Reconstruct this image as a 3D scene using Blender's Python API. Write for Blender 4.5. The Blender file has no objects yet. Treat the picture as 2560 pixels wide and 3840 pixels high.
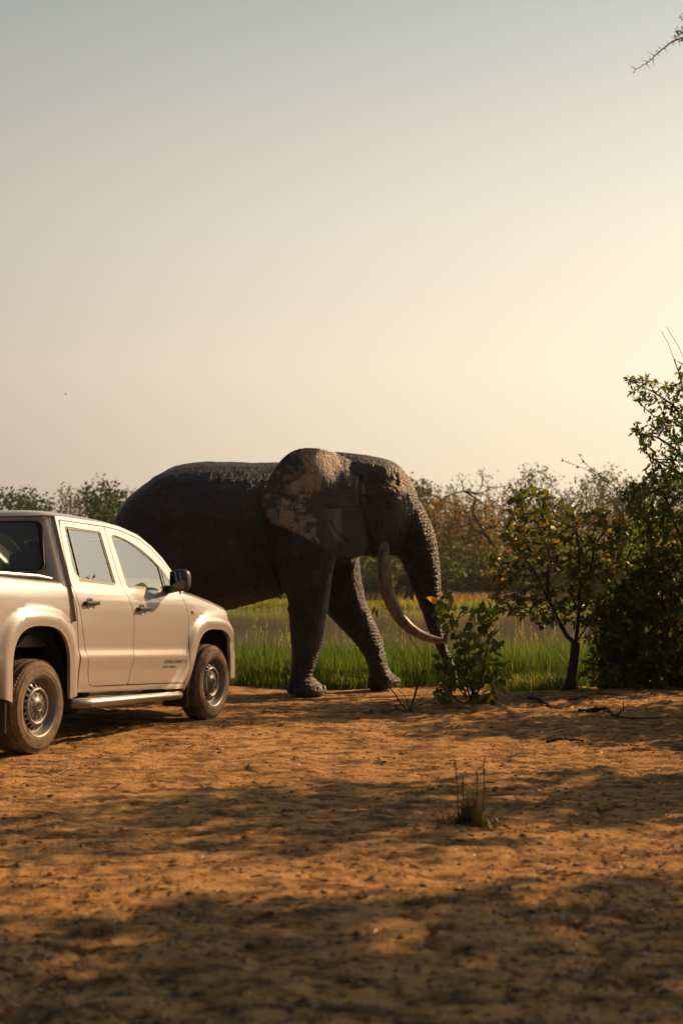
import bpy, bmesh, math, random
import numpy as np
from mathutils import Vector, Matrix
from mathutils.geometry import delaunay_2d_cdt

# ------------------------------------------------------------------ camera, sky, sun
SC = bpy.context.scene
COL = SC.collection
R = math.radians
CAM_H, PITCH, FOC = 1.34, 0.05167, 5333.0
cam_d = bpy.data.cameras.new('camera'); cam = bpy.data.objects.new('camera', cam_d); COL.objects.link(cam)
cam.location = (0, 0, CAM_H); cam.rotation_euler = (math.pi/2 + PITCH, 0, 0)
cam_d.sensor_fit = 'HORIZONTAL'; cam_d.sensor_width = 24.0; cam_d.lens = 50.0
cam_d.clip_start = 0.05; cam_d.clip_end = 3000
cam_d.dof.use_dof = True; cam_d.dof.focus_distance = 15.0; cam_d.dof.aperture_fstop = 2.2
SC.camera = cam

SUN_AZ, SUN_EL = R(57), R(29)            # azimuth measured from +Y (view axis) towards +X
SUN = Vector((math.cos(SUN_EL)*math.sin(SUN_AZ), math.cos(SUN_EL)*math.cos(SUN_AZ), math.sin(SUN_EL)))
sun_d = bpy.data.lights.new('sun', 'SUN'); sun = bpy.data.objects.new('sun', sun_d); COL.objects.link(sun)
sun_d.energy = 5.0; sun_d.angle = R(0.6); sun_d.color = (1.0, 0.60, 0.29)
sun.rotation_euler = (-SUN).to_track_quat('-Z', 'Y').to_euler(); sun.location = (20, 15, 30)

world = bpy.data.worlds.new('World'); SC.world = world; world.use_nodes = True
def build_world():
    nt = world.node_tree; N = nt.nodes; L = nt.links; N.clear()
    out = N.new('ShaderNodeOutputWorld'); bg = N.new('ShaderNodeBackground'); L.new(bg.outputs[0], out.inputs[0])
    sky = N.new('ShaderNodeTexSky'); sky.sky_type = 'NISHITA'; sky.sun_disc = False
    sky.sun_elevation = SUN_EL; sky.sun_rotation = SUN_AZ; sky.air_density = 1.2; sky.dust_density = 6.0; sky.ozone_density = 1.0
    tc = N.new('ShaderNodeTexCoord')
    nrm = N.new('ShaderNodeVectorMath'); nrm.operation = 'NORMALIZE'; L.new(tc.outputs['Generated'], nrm.inputs[0])
    sep = N.new('ShaderNodeSeparateXYZ'); L.new(nrm.outputs[0], sep.inputs[0])
    ramp = N.new('ShaderNodeValToRGB'); L.new(sep.outputs[2], ramp.inputs[0])
    cr = ramp.color_ramp
    stops = [(0.0, (.86, .67, .455)), (.07, (.94, .745, .52)), (.15, (.97, .80, .575)), (.25, (.78, .69, .515)),
             (.37, (.46, .455, .385)), (.50, (.16, .18, .18)), (1.0, (.022, .036, .054))]
    while len(cr.elements) < len(stops): cr.elements.new(0.5)
    for e, (p, c) in zip(cr.elements, stops): e.position = p; e.color = (*c, 1)
    dot = N.new('ShaderNodeVectorMath'); dot.operation = 'DOT_PRODUCT'; L.new(nrm.outputs[0], dot.inputs[0]); dot.inputs[1].default_value = SUN
    mx = N.new('ShaderNodeMath'); mx.operation = 'MAXIMUM'; L.new(dot.outputs['Value'], mx.inputs[0]); mx.inputs[1].default_value = 0
    def powmul(p, k):
        a = N.new('ShaderNodeMath'); a.operation = 'POWER'; L.new(mx.outputs[0], a.inputs[0]); a.inputs[1].default_value = p
        b = N.new('ShaderNodeMath'); b.operation = 'MULTIPLY'; L.new(a.outputs[0], b.inputs[0]); b.inputs[1].default_value = k
        return b
    a1 = powmul(.85, 1.07); a2 = powmul(34.0, 11.0)
    s1 = N.new('ShaderNodeMath'); L.new(a1.outputs[0], s1.inputs[0]); L.new(a2.outputs[0], s1.inputs[1])
    s2 = N.new('ShaderNodeMath'); L.new(s1.outputs[0], s2.inputs[0]); s2.inputs[1].default_value = .03
    veil = N.new('ShaderNodeVectorMath'); veil.operation = 'SCALE'; L.new(ramp.outputs[0], veil.inputs[0]); L.new(s2.outputs[0], veil.inputs['Scale'])
    nk = N.new('ShaderNodeVectorMath'); nk.operation = 'SCALE'; L.new(sky.outputs[0], nk.inputs[0]); nk.inputs['Scale'].default_value = .008
    ad = N.new('ShaderNodeVectorMath'); ad.operation = 'ADD'; L.new(veil.outputs[0], ad.inputs[0]); L.new(nk.outputs[0], ad.inputs[1])
    ad2 = N.new('ShaderNodeVectorMath'); ad2.operation = 'ADD'; L.new(ad.outputs[0], ad2.inputs[0]); ad2.inputs[1].default_value = (.038, .047, .058)   # grey-blue air away from the sun
    L.new(ad2.outputs[0], bg.inputs[0]); bg.inputs[1].default_value = 0.97
build_world()
SC.view_settings.view_transform = 'Standard'; SC.view_settings.look = 'None'; SC.view_settings.gamma = 1.0
SC.view_settings.exposure = 0.40
SC.render.engine = 'CYCLES'
SC.cycles.use_denoising = True; SC.cycles.max_bounces = 6; SC.cycles.diffuse_bounces = 3; SC.cycles.glossy_bounces = 3
SC.cycles.transparent_max_bounces = 16; SC.cycles.volume_bounces = 0; SC.cycles.transmission_bounces = 4
SC.cycles.sample_clamp_indirect = 6.0

# ------------------------------------------------------------------ helpers
def at(u, v, Y):
    """world point at depth Y seen at (u, v) in a 1568 px wide copy of the photograph"""
    cx = (u*1.632653 - 1280)/FOC; cy = (1920 - v*1.632653)/FOC
    d = Vector((cx, math.cos(PITCH) - cy*math.sin(PITCH), math.sin(PITCH) + cy*math.cos(PITCH)))
    return Vector((0, 0, CAM_H)) + d*(Y/d.y)
def ground_at(u, v, z=0.0):
    cx = (u*1.632653 - 1280)/FOC; cy = (1920 - v*1.632653)/FOC
    d = Vector((cx, math.cos(PITCH) - cy*math.sin(PITCH), math.sin(PITCH) + cy*math.cos(PITCH)))
    return Vector((0, 0, CAM_H)) + d*((z - CAM_H)/d.z)

def hash3(ix, iy, iz, seed):
    h = (ix*374761393 + iy*668265263 + iz*2147483647 + seed*974711) & 0xffffffff
    h = ((h ^ (h >> 13))*1274126177) & 0xffffffff
    h = ((h ^ (h >> 16))*2246822519) & 0xffffffff
    return (h ^ (h >> 15)) & 0xffffffff
def vnoise(P, freq=1.0, seed=0):
    """smooth value noise, -1..1, for an (n,2|3) array"""
    P = np.asarray(P, float)*freq
    if P.shape[1] == 2: P = np.column_stack([P, np.zeros(len(P))])
    I = np.floor(P).astype(np.int64); F = P - I; F = F*F*F*(F*(F*6 - 15) + 10)
    r = 0
    for dx in (0, 1):
        wx = F[:, 0] if dx else 1 - F[:, 0]
        for dy in (0, 1):
            wy = F[:, 1] if dy else 1 - F[:, 1]
            for dz in (0, 1):
                wz = F[:, 2] if dz else 1 - F[:, 2]
                r = r + wx*wy*wz*(hash3(I[:, 0]+dx, I[:, 1]+dy, I[:, 2]+dz, seed)/2147483648.0 - 1.0)
    return r
def fbm(P, freq, octv, seed=0, gain=.5):
    a = 1.0; t = 0
    for o in range(octv):
        t = t + a*vnoise(P, freq*2.03**o, seed+o*17); a *= gain
    return t
def sstep(x, a, b):
    t = np.clip((np.asarray(x, float) - a)/(b - a), 0, 1); return t*t*(3 - 2*t)

def mesh_np(name, V, F, attrs=None, smooth=True):
    """mesh from numpy; F is an (n,3) or (n,4) array or a list of such arrays"""
    V = np.asarray(V, np.float32); Fs = F if isinstance(F, list) else [F]
    Fs = [np.asarray(f, np.int32) for f in Fs if len(f)]
    me = bpy.data.meshes.new(name)
    loops = np.concatenate([f.ravel() for f in Fs]); sizes = np.concatenate([np.full(len(f), f.shape[1], np.int32) for f in Fs])
    starts = np.concatenate([[0], np.cumsum(sizes)[:-1]]).astype(np.int32)
    me.vertices.add(len(V)); me.vertices.foreach_set('co', V.ravel())
    me.loops.add(len(loops)); me.loops.foreach_set('vertex_index', loops.astype(np.int32))
    me.polygons.add(len(sizes)); me.polygons.foreach_set('loop_start', starts)
    if smooth: me.polygons.foreach_set('use_smooth', np.ones(len(sizes), bool))
    for k, a in (attrs or {}).items():
        at_ = me.attributes.new(k, 'FLOAT', 'POINT'); at_.data.foreach_set('value', np.asarray(a, np.float32))
    me.update(calc_edges=True); me.validate()
    return me
def link(name, me, mat=None, parent=None, loc=None):
    o = bpy.data.objects.new(name, me); COL.objects.link(o)
    if mat is not None and me is not None and len(me.materials) == 0: me.materials.append(mat)
    if parent: o.parent = parent
    if loc is not None: o.location = loc
    return o
def tag(o, label=None, cat=None, group=None, kind=None):
    if label: o['label'] = label
    if cat: o['category'] = cat
    if group: o['group'] = group
    if kind: o['kind'] = kind
    return o
def empty(name, loc=(0, 0, 0), rz=0.0):
    o = bpy.data.objects.new(name, None); COL.objects.link(o); o.location = loc; o.rotation_euler = (0, 0, rz); o.empty_display_size = .2
    return o

class MB:
    """collects vertices and faces of one mesh"""
    def __init__(s): s.V = []; s.F = []
    def add(s, V, F):
        n = len(s.V); s.V += [tuple(v) for v in V]; s.F += [tuple(i+n for i in f) for f in F]
    def box(s, c, d, bev=0.0, rot=None):
        bm = bmesh.new(); bmesh.ops.create_cube(bm, size=1.0)
        for v in bm.verts: v.co = Vector((v.co.x*d[0], v.co.y*d[1], v.co.z*d[2]))
        if bev > 0: bmesh.ops.bevel(bm, geom=bm.edges[:], offset=bev, segments=2, profile=.6, affect='EDGES')
        M = (rot or Matrix.Identity(3))
        s.add([M @ v.co + Vector(c) for v in bm.verts], [[v.index for v in f.verts] for f in (bm.verts.index_update() or bm.faces)])
        bm.free()
    def tube(s, pts, rad, n=8, cap=True):
        pts = [Vector(p) for p in pts]; m = len(pts)
        rad = [rad]*m if not hasattr(rad, '__len__') else rad
        V = []; F = []; N = None
        for i, p in enumerate(pts):
            t = (pts[min(i+1, m-1)] - pts[max(i-1, 0)]).normalized()
            if N is None: N = t.orthogonal().normalized()
            else:
                N = N - t*N.dot(t); N = N.normalized() if N.length > 1e-6 else t.orthogonal().normalized()
            B = t.cross(N)
            for k in range(n):
                a = 2*math.pi*k/n; V.append(p + (N*math.cos(a) + B*math.sin(a))*rad[i])
        for i in range(m-1):
            for k in range(n):
                k2 = (k+1) % n; F.append((i*n+k, i*n+k2, (i+1)*n+k2, (i+1)*n+k))
        if cap: F.append(tuple(range(n-1, -1, -1))); F.append(tuple((m-1)*n+k for k in range(n)))
        s.add(V, F)
    def lathe(s, prof, n=48, axis='y', cx=(0, 0, 0), closed=False):
        """prof: (radius, offset along axis)"""
        V = []; F = []; m = len(prof)
        for r, h in prof:
            for k in range(n):
                a = 2*math.pi*k/n
                V.append((cx[0] + r*math.cos(a), cx[1] + h, cx[2] + r*math.sin(a)))
        for i in range(m if closed else m-1):
            j = (i+1) % m
            for k in range(n):
                k2 = (k+1) % n; F.append((i*n+k, i*n+k2, j*n+k2, j*n+k))
        s.add(V, F)
    def build(s, name, mat, parent=None, smooth=True, sharp=40):
        me = bpy.data.meshes.new(name); me.from_pydata([tuple(v) for v in s.V], [], s.F)
        bm = bmesh.new(); bm.from_mesh(me); bmesh.ops.recalc_face_normals(bm, faces=bm.faces[:])
        if smooth:
            for f in bm.faces: f.smooth = True
            ca = R(sharp)
            for e in bm.edges:
                if len(e.link_faces) == 2 and e.calc_face_angle(0) > ca: e.smooth = False
        bm.to_mesh(me); bm.free(); me.update()
        return link(name, me, mat, parent)

# ------------------------------------------------------------------ materials
def mat(name):
    m = bpy.data.materials.new(name); m.use_nodes = True
    nt = m.node_tree; b = nt.nodes['Principled BSDF']
    return m, nt.nodes, nt.links, b
def simple(name, col, rough=.5, metal=0.0, coat=0.0, spec=.5):
    m, N, L, b = mat(name)
    b.inputs['Base Color'].default_value = (*col, 1); b.inputs['Roughness'].default_value = rough
    b.inputs['Metallic'].default_value = metal; b.inputs['Coat Weight'].default_value = coat
    b.inputs['Coat Roughness'].default_value = .04; b.inputs['Specular IOR Level'].default_value = spec
    return m
def node(N, t, **kw):
    n = N.new(t)
    for k, v in kw.items(): setattr(n, k, v)
    return n
def ramp(N, L, src, stops):
    r = N.new('ShaderNodeValToRGB'); cr = r.color_ramp
    while len(cr.elements) < len(stops): cr.elements.new(.5)
    for e, (p, c) in zip(cr.elements, stops): e.position = p; e.color = (*c, 1) if hasattr(c, '__len__') else (c, c, c, 1)
    if src is not None: L.new(src, r.inputs[0])
    return r
def tex(N, L, kind, scale, vec=None, **inp):
    t = N.new(kind)
    if 'Scale' in t.inputs: t.inputs['Scale'].default_value = scale
    for k, v in inp.items(): t.inputs[k].default_value = v
    if vec is not None: L.new(vec, t.inputs['Vector'])
    return t
def mixc(N, L, fac, a, b, mode='MIX'):
    m = N.new('ShaderNodeMix'); m.data_type = 'RGBA'; m.blend_type = mode
    for i, x in ((0, fac), (6, a), (7, b)):
        if hasattr(x, 'is_output'): L.new(x, m.inputs[i])
        elif hasattr(x, '__len__'): m.inputs[i].default_value = (*x, 1)
        else: m.inputs[i].default_value = x
    return m.outputs[2]
def mth(N, L, op, a, b=None, clamp=False):
    m = N.new('ShaderNodeMath'); m.operation = op; m.use_clamp = clamp
    for i, x in ((0, a), (1, b)):
        if x is None: continue
        if hasattr(x, 'is_output'): L.new(x, m.inputs[i])
        else: m.inputs[i].default_value = x
    return m.outputs[0]
def bump(N, L, b, h, strength, dist, prev=None):
    n = N.new('ShaderNodeBump'); n.inputs['Strength'].default_value = strength; n.inputs['Distance'].default_value = dist
    L.new(h, n.inputs['Height'])
    if prev is not None: L.new(prev, n.inputs['Normal'])
    if b is not None: L.new(n.outputs[0], b.inputs['Normal'])
    return n.outputs[0]

def dirt_material():
    m, N, L, b = mat('laterite_dirt')
    g = N.new('ShaderNodeNewGeometry'); pos = g.outputs['Position']
    n1 = tex(N, L, 'ShaderNodeTexNoise', .55, pos, Detail=5, Roughness=.6)
    n2 = tex(N, L, 'ShaderNodeTexNoise', 6.0, pos, Detail=8, Roughness=.7)
    n3 = tex(N, L, 'ShaderNodeTexNoise', 38.0, pos, Detail=6, Roughness=.75)
    c1 = ramp(N, L, n1.outputs[0], [(.3, (.47, .245, .085)), (.52, (.60, .335, .125)), (.72, (.66, .40, .165))])
    c2 = ramp(N, L, n2.outputs[0], [(.30, (.14, .078, .036)), (.47, (.56, .31, .115)), (.75, (.68, .42, .18))])
    c = mixc(N, L, .55, c1.outputs[0], c2.outputs[0])
    # dark humus specks and trampled litter
    v = tex(N, L, 'ShaderNodeTexNoise', 3.2, pos, Detail=9, Roughness=.78)
    mpv = N.new('ShaderNodeMapping'); mpv.inputs['Scale'].default_value = (.75, 1.7, 1); L.new(pos, mpv.inputs[0]); L.new(mpv.outputs[0], v.inputs['Vector'])
    vm = ramp(N, L, v.outputs[0], [(.465, 0.0), (.575, 1.0)])
    c = mixc(N, L, mth(N, L, 'MULTIPLY', vm.outputs[0], .78), c, (.075, .046, .029))
    sp = ramp(N, L, n3.outputs[0], [(.33, 1.0), (.43, 0.0)])
    c = mixc(N, L, mth(N, L, 'MULTIPLY', sp.outputs[0], .6), c, (.07, .042, .025))
    L.new(c, b.inputs['Base Color']); b.inputs['Roughness'].default_value = .95; b.inputs['Specular IOR Level'].default_value = .12
    h = mth(N, L, 'ADD', mth(N, L, 'MULTIPLY', n2.outputs[0], 1.0), mth(N, L, 'MULTIPLY', n3.outputs[0], .35))
    bump(N, L, b, h, 1.0, .075)
    return m

def bark(name, c1, c2, scale=14):
    m, N, L, b = mat(name)
    t = N.new('ShaderNodeTexCoord')
    mp = N.new('ShaderNodeMapping'); mp.inputs['Scale'].default_value = (1, 1, .25); L.new(t.outputs['Object'], mp.inputs[0])
    n = tex(N, L, 'ShaderNodeTexNoise', scale, mp.outputs[0], Detail=7, Roughness=.7)
    r = ramp(N, L, n.outputs[0], [(.35, c1), (.65, c2)])
    L.new(r.outputs[0], b.inputs['Base Color']); b.inputs['Roughness'].default_value = .9; b.inputs['Specular IOR Level'].default_value = .2
    bump(N, L, b, n.outputs[0], .7, .02)
    return m
def leafm(name, stops, src='attr', transl=.45, rough=.42, spec=.40, tgain=1.9):
    """leaf: glossy upper skin over a body that lets light through; hue varies leaf by leaf"""
    m, N, L, b = mat(name)
    if src == 'attr':
        a = N.new('ShaderNodeAttribute'); a.attribute_name = 'lc'; s = a.outputs['Fac']
    else:
        a = N.new('ShaderNodeObjectInfo'); s = a.outputs['Random']
    r = ramp(N, L, s, stops)
    L.new(r.outputs[0], b.inputs['Base Color']); b.inputs['Roughness'].default_value = rough; b.inputs['Specular IOR Level'].default_value = spec
    tr = N.new('ShaderNodeBsdfTranslucent')
    br = N.new('ShaderNodeVectorMath'); br.operation = 'MULTIPLY'; L.new(r.outputs[0], br.inputs[0]); br.inputs[1].default_value = (tgain*1.25, tgain*1.15, tgain*.5)
    L.new(br.outputs[0], tr.inputs[0])
    mx = N.new('ShaderNodeMixShader'); mx.inputs[0].default_value = transl
    L.new(b.outputs[0], mx.inputs[1]); L.new(tr.outputs[0], mx.inputs[2])
    L.new(mx.outputs[0], N['Material Output'].inputs[0])
    return m

# ------------------------------------------------------------------ ground, pond
rng = np.random.default_rng(7)
WATER_Z = -.30
def bank(Y, X):
    """shape of the land along the view: road, reed shelf, pond bed, far bank"""
    near = 31 + 1.5*np.sin(X*.21) + .8*np.sin(X*.53+1)
    far = 96 + 1.6*np.sin(X*.11+.5) + .8*np.sin(X*.31)
    d = -.12*sstep(Y, 19.2, 22) - .14*sstep(Y, 24, near-1) - .75*sstep(Y, near-1, near+3)
    d = d + .98*sstep(Y, far-4, far+4)*1.0
    d = d + .5*sstep(Y, 112, 170)
    return d
def ground_h(P):
    X, Y = P[:, 0], P[:, 1]
    fade = sstep(Y, -5, 2)*(1 - sstep(Y, 22, 30))
    h = .030*vnoise(P, .45, 3) + .014*vnoise(P, 1.7, 5) + fade*(.011*fbm(P, 4.2, 3, 9) + .0070*fbm(P, 14, 3, 31))
    # shallow wheel ruts and cracked crust: short ledges across the tread
    rid = np.abs(vnoise(np.column_stack([X*1.1, Y*3.1]), 1.5, 51)); h = h - fade*.018*(1 - sstep(rid, 0, .12))
    h = h + .10*np.exp(-((X-2.9)/1.6)**2 - ((Y-16.9)/1.1)**2) + .05*np.exp(-((X-1.3)/.6)**2 - ((Y-15.2)/.5)**2)
    for (tx, ty) in TYRES:
        w = np.exp(-(((X-tx)**2 + (Y-ty)**2)/.35**2)); h = h*(1-.9*w) - .004*w
    for (tx, ty) in FEET:
        w = np.exp(-(((X-tx)**2 + (Y-ty)**2)/.5**2)); h = h*(1-.92*w)
    return h + bank(Y, X)
A_T = 0.37538
TDIR = Vector((math.sin(A_T), math.cos(A_T), 0)); NDIR = Vector((math.cos(A_T), -math.sin(A_T), 0))
T_O = Vector((-2.40828, 11.4462, 0)) - .93*NDIR          # pickup: rear axle centre on the ground
TYRES = [tuple((T_O + TDIR*dx + NDIR*l)[:2]) for dx in (0, 3.095) for l in (.81, -.81)]
EY = 17.9
FEET = [tuple(at(u, 1590, EY+y)[:2]) for u, y in ((702, -.52), (880, .42), (370, -.45), (455, .45))]

def build_ground():
    def axis(fine0, fine1, st, lo, hi, g=1.13):
        a = list(np.arange(fine0, fine1+1e-6, st)); s = st; x = fine1
        while x < hi: s = min(s*g, 40); x += s; a.append(min(x, hi))
        s = st; x = fine0; b = []
        while x > lo: s = min(s*g, 40); x -= s; b.append(max(x, lo))
        return np.array(b[::-1] + a)
    xs = axis(-5.2, 5.2, .03, -600, 600); 
    y1 = [3.2]
    while y1[-1] < 19.5: y1.append(y1[-1] + .016 + .0016*(y1[-1]-3.2))
    y = list(y1); s = .05
    while y[-1] < 600: s = min(s*1.035, 30) if y[-1] < 115 else min(s*1.1, 40); s = min(s, 1.2) if y[-1] < 120 else s; y.append(min(y[-1]+s, 600))
    b = []; s = .03; q = 3.2
    while q > -200: s = min(s*1.2, 30); q -= s; b.append(max(q, -200))
    ys = np.array(b[::-1] + y)
    X, Y = np.meshgrid(xs, ys); P = np.column_stack([X.ravel(), Y.ravel()])
    Z = ground_h(P).reshape(X.shape)
    # hoof and foot prints pressed into the crust
    rr = np.random.default_rng(21)
    for i in range(620):
        py = 3.8 + 14*rr.random()**1.2; px = rr.uniform(-.27, .27)*py + rr.normal(0, .4)
        a, bb = rr.uniform(.025, .10), rr.uniform(.02, .055); d = rr.uniform(.006, .02); th = rr.uniform(-.5, .5)
        i0, i1 = np.searchsorted(xs, (px-.3, px+.3)); j0, j1 = np.searchsorted(ys, (py-.3, py+.3))
        if i1 <= i0 or j1 <= j0: continue
        dx = X[j0:j1, i0:i1]-px; dy = Y[j0:j1, i0:i1]-py
        ex = (dx*math.cos(th)+dy*math.sin(th))/a; ey = (-dx*math.sin(th)+dy*math.cos(th))/bb
        q = np.sqrt(ex*ex+ey*ey)
        Z[j0:j1, i0:i1] += -d*(1-sstep(q, .6, 1.05)) + .35*d*np.exp(-((q-1.2)/.22)**2)
    V = np.column_stack([X.ravel(), Y.ravel(), Z.ravel()])
    ny, nx = X.shape; idx = np.arange(ny*nx).reshape(ny, nx)
    F = np.stack([idx[:-1, :-1], idx[:-1, 1:], idx[1:, 1:], idx[1:, :-1]], -1).reshape(-1, 4)
    o = link('ground', mesh_np('ground', V, F), dirt_material()); o['kind'] = 'structure'
    o['label'] = 'bare orange laterite dirt track with prints and litter'
    def sample(px, py):
        """height of the built ground"""
        i = np.clip(np.searchsorted(xs, px)-1, 0, nx-2); j = np.clip(np.searchsorted(ys, py)-1, 0, ny-2)
        fx = (px-xs[i])/(xs[i+1]-xs[i]); fy = (py-ys[j])/(ys[j+1]-ys[j])
        return (Z[j, i]*(1-fx)+Z[j, i+1]*fx)*(1-fy) + (Z[j+1, i]*(1-fx)+Z[j+1, i+1]*fx)*fy
    return sample
GH = build_ground()
def gz(x, y): return float(GH(np.array([x]), np.array([y]))[0])

def build_water():
    m, N, L, b = mat('pond_water')
    b.inputs['Base Color'].default_value = (.20, .175, .12, 1); b.inputs['Roughness'].default_value = .07; b.inputs['IOR'].default_value = 1.33
    g = N.new('ShaderNodeNewGeometry')
    mp = N.new('ShaderNodeMapping'); mp.inputs['Scale'].default_value = (.45, 1.6, 1); L.new(g.outputs['Position'], mp.inputs[0])
    n = tex(N, L, 'ShaderNodeTexNoise', 1.7, mp.outputs[0], Detail=4, Roughness=.6)
    bump(N, L, b, n.outputs[0], .03, .05)
    nx, ny = 40, 24
    xs = np.linspace(-500, 500, nx); ys = np.linspace(27, 104, ny)
    X, Y = np.meshgrid(xs, ys); V = np.column_stack([X.ravel(), Y.ravel(), np.full(nx*ny, WATER_Z)])
    idx = np.arange(nx*ny).reshape(ny, nx); F = np.stack([idx[:-1, :-1], idx[:-1, 1:], idx[1:, 1:], idx[1:, :-1]], -1).reshape(-1, 4)
    o = link('pond_water', mesh_np('pond_water', V, F), m); o['kind'] = 'structure'; o['label'] = 'still murky pond behind the reeds'
build_water()

# ------------------------------------------------------------------ pickup truck
def chaikin(pts, n=2, closed=True):
    P = [np.array(p, float) for p in pts]
    for _ in range(n):
        Q = []; m = len(P)
        rngi = range(m) if closed else range(m-1)
        if not closed: Q.append(P[0])
        for i in rngi:
            a, b = P[i], P[(i+1) % m]; Q += [a*.75+b*.25, a*.25+b*.75]
        if not closed: Q.append(P[-1])
        P = Q
    return [tuple(p) for p in P]
def rounded(pts, r, seg=4):
    """round the corners of a closed polygon; r is one radius or a list"""
    out = []; m = len(pts); rs = r if hasattr(r, '__len__') else [r]*m
    for i in range(m):
        p = np.array(pts[i], float); a = np.array(pts[i-1], float); b = np.array(pts[(i+1) % m], float)
        la, lb = np.linalg.norm(a-p), np.linalg.norm(b-p); rr = min(rs[i], .45*la, .45*lb)
        if rr < 1e-4: out.append(tuple(p)); continue
        p0 = p+(a-p)/la*rr; p1 = p+(b-p)/lb*rr
        for k in range(seg+1):
            t = k/seg; out.append(tuple((1-t)**2*p0 + 2*t*(1-t)*p + t*t*p1))
    return out
def densify(loop, sp):
    out = []
    for i in range(len(loop)):
        a = np.array(loop[i]); b = np.array(loop[(i+1) % len(loop)]); n = max(1, int(np.linalg.norm(b-a)/sp))
        out += [tuple(a+(b-a)*k/n) for k in range(n)]
    return out
def in_poly(P, loop):
    L_ = np.array(loop); x, y = P[:, 0], P[:, 1]; c = np.zeros(len(P), bool); j = len(L_)-1
    for i in range(len(L_)):
        xi, yi, xj, yj = L_[i, 0], L_[i, 1], L_[j, 0], L_[j, 1]
        if yi != yj: c ^= ((yi > y) != (yj > y)) & (x < (xj-xi)*(y-yi)/(yj-yi)+xi)
        j = i
    return c
def seg_dist(P, loop, closed=True):
    L_ = np.array(loop, float); d = np.full(len(P), 1e9)
    for i in range(len(L_) if closed else len(L_)-1):
        a = L_[i]; b = L_[(i+1) % len(L_)]; ab = b-a; q = (ab**2).sum()
        if q < 1e-12: continue
        t = np.clip(((P-a)@ab)/q, 0, 1); d = np.minimum(d, np.linalg.norm(P-a-t[:, None]*ab, axis=1))
    return d
def panel(name, outer, fmap, m, parent, holes=(), sp=.045, depth=.016, flip=False, edge=.004):
    """sheet-metal panel: a 2-D outline with holes, meshed and carried onto a curved surface by fmap(A)->(n,3);
    the rim is rolled over and returned inwards by `depth`"""
    loops = [densify(outer, sp*.8)] + [densify(h, sp*.8) for h in holes]
    pts = []; edges = []
    for lp in loops:
        n0 = len(pts); pts += lp; edges += [(n0+i, n0+(i+1) % len(lp)) for i in range(len(lp))]
    B = np.array(pts); lo, hi = B.min(0), B.max(0)
    gx, gy = np.meshgrid(np.arange(lo[0]+sp*.5, hi[0], sp), np.arange(lo[1]+sp*.5, hi[1], sp))
    G = np.column_stack([gx.ravel(), gy.ravel()])
    ok = in_poly(G, loops[0])
    for h in loops[1:]: ok &= ~in_poly(G, h)
    G = G[ok]
    if len(G):
        dm = np.full(len(G), 1e9)
        for lp in loops: dm = np.minimum(dm, seg_dist(G, lp))
        G = G[dm > sp*.38]
    nb = len(pts); allp = pts + [tuple(g) for g in G]
    vo, eo, fo, ov, oe, of = delaunay_2d_cdt([Vector(p) for p in allp], edges, [], 2, 1e-6)
    A = np.array([(v.x, v.y) for v in vo]); tri = np.array([tuple(f) for f in fo]); cen = A[tri].mean(1)
    keep = in_poly(cen, loops[0])
    for h in loops[1:]: keep &= ~in_poly(cen, h)
    tri = [tuple(f) for f in tri[keep]]
    def nrm(A):
        e = .003; d1 = fmap(A+np.array([e, 0]))-fmap(A-np.array([e, 0])); d2 = fmap(A+np.array([0, e]))-fmap(A-np.array([0, e]))
        n = np.cross(d1, d2); n = n/np.maximum(np.linalg.norm(n, axis=1), 1e-9)[:, None]
        return -n if flip else n
    V = fmap(A); NN = nrm(A); F = [t[::-1] if flip else t for t in tri]
    # orient faces to agree with the analytic normal
    Fa = np.array(F); fn = np.cross(V[Fa[:, 1]]-V[Fa[:, 0]], V[Fa[:, 2]]-V[Fa[:, 0]])
    bad = (fn*NN[Fa[:, 0]]).sum(1) < 0; Fa[bad] = Fa[bad][:, ::-1]; F = [tuple(f) for f in Fa]
    # boundary edges
    cnt = {}
    for f in F:
        for i in range(len(f)):
            a, b = f[i], f[(i+1) % len(f)]; cnt[(a, b)] = 1
    bnd = [(a, b) for (a, b) in cnt if (b, a) not in cnt]
    n0 = len(V); bv = sorted({a for e in bnd for a in e}); ix = {v: i for i, v in enumerate(bv)}
    nb_ = len(bv)
    V1 = V[bv]-NN[bv]*edge; V2 = V[bv]-NN[bv]*depth
    # outward shift of the rim in the sheet
    VV = np.concatenate([V, V1, V2]); Nn = np.concatenate([NN, NN[bv], NN[bv]])
    F2 = []
    for a, b in bnd:
        i, j = ix[a], ix[b]
        F2.append((b, a, n0+i, n0+j)); F2.append((n0+j, n0+i, n0+nb_+i, n0+nb_+j))
    me = bpy.data.meshes.new(name); me.from_pydata([tuple(v) for v in VV], [], F+F2)
    me.polygons.foreach_set('use_smooth', np.array([True]*len(F)+[False]*len(F2)))
    me.update()
    li = np.zeros(len(me.loops), np.int32); me.loops.foreach_get('vertex_index', li)
    cn = Nn[li].copy(); k = sum(len(f) for f in F)
    pn = np.array([p.normal for p in me.polygons]); 
    rep = np.repeat(np.arange(len(F), len(F)+len(F2)), 4)
    if len(F2): cn[k:] = pn[rep]
    me.normals_split_custom_set([tuple(x) for x in cn])
    return link(name, me, m, parent)

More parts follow.
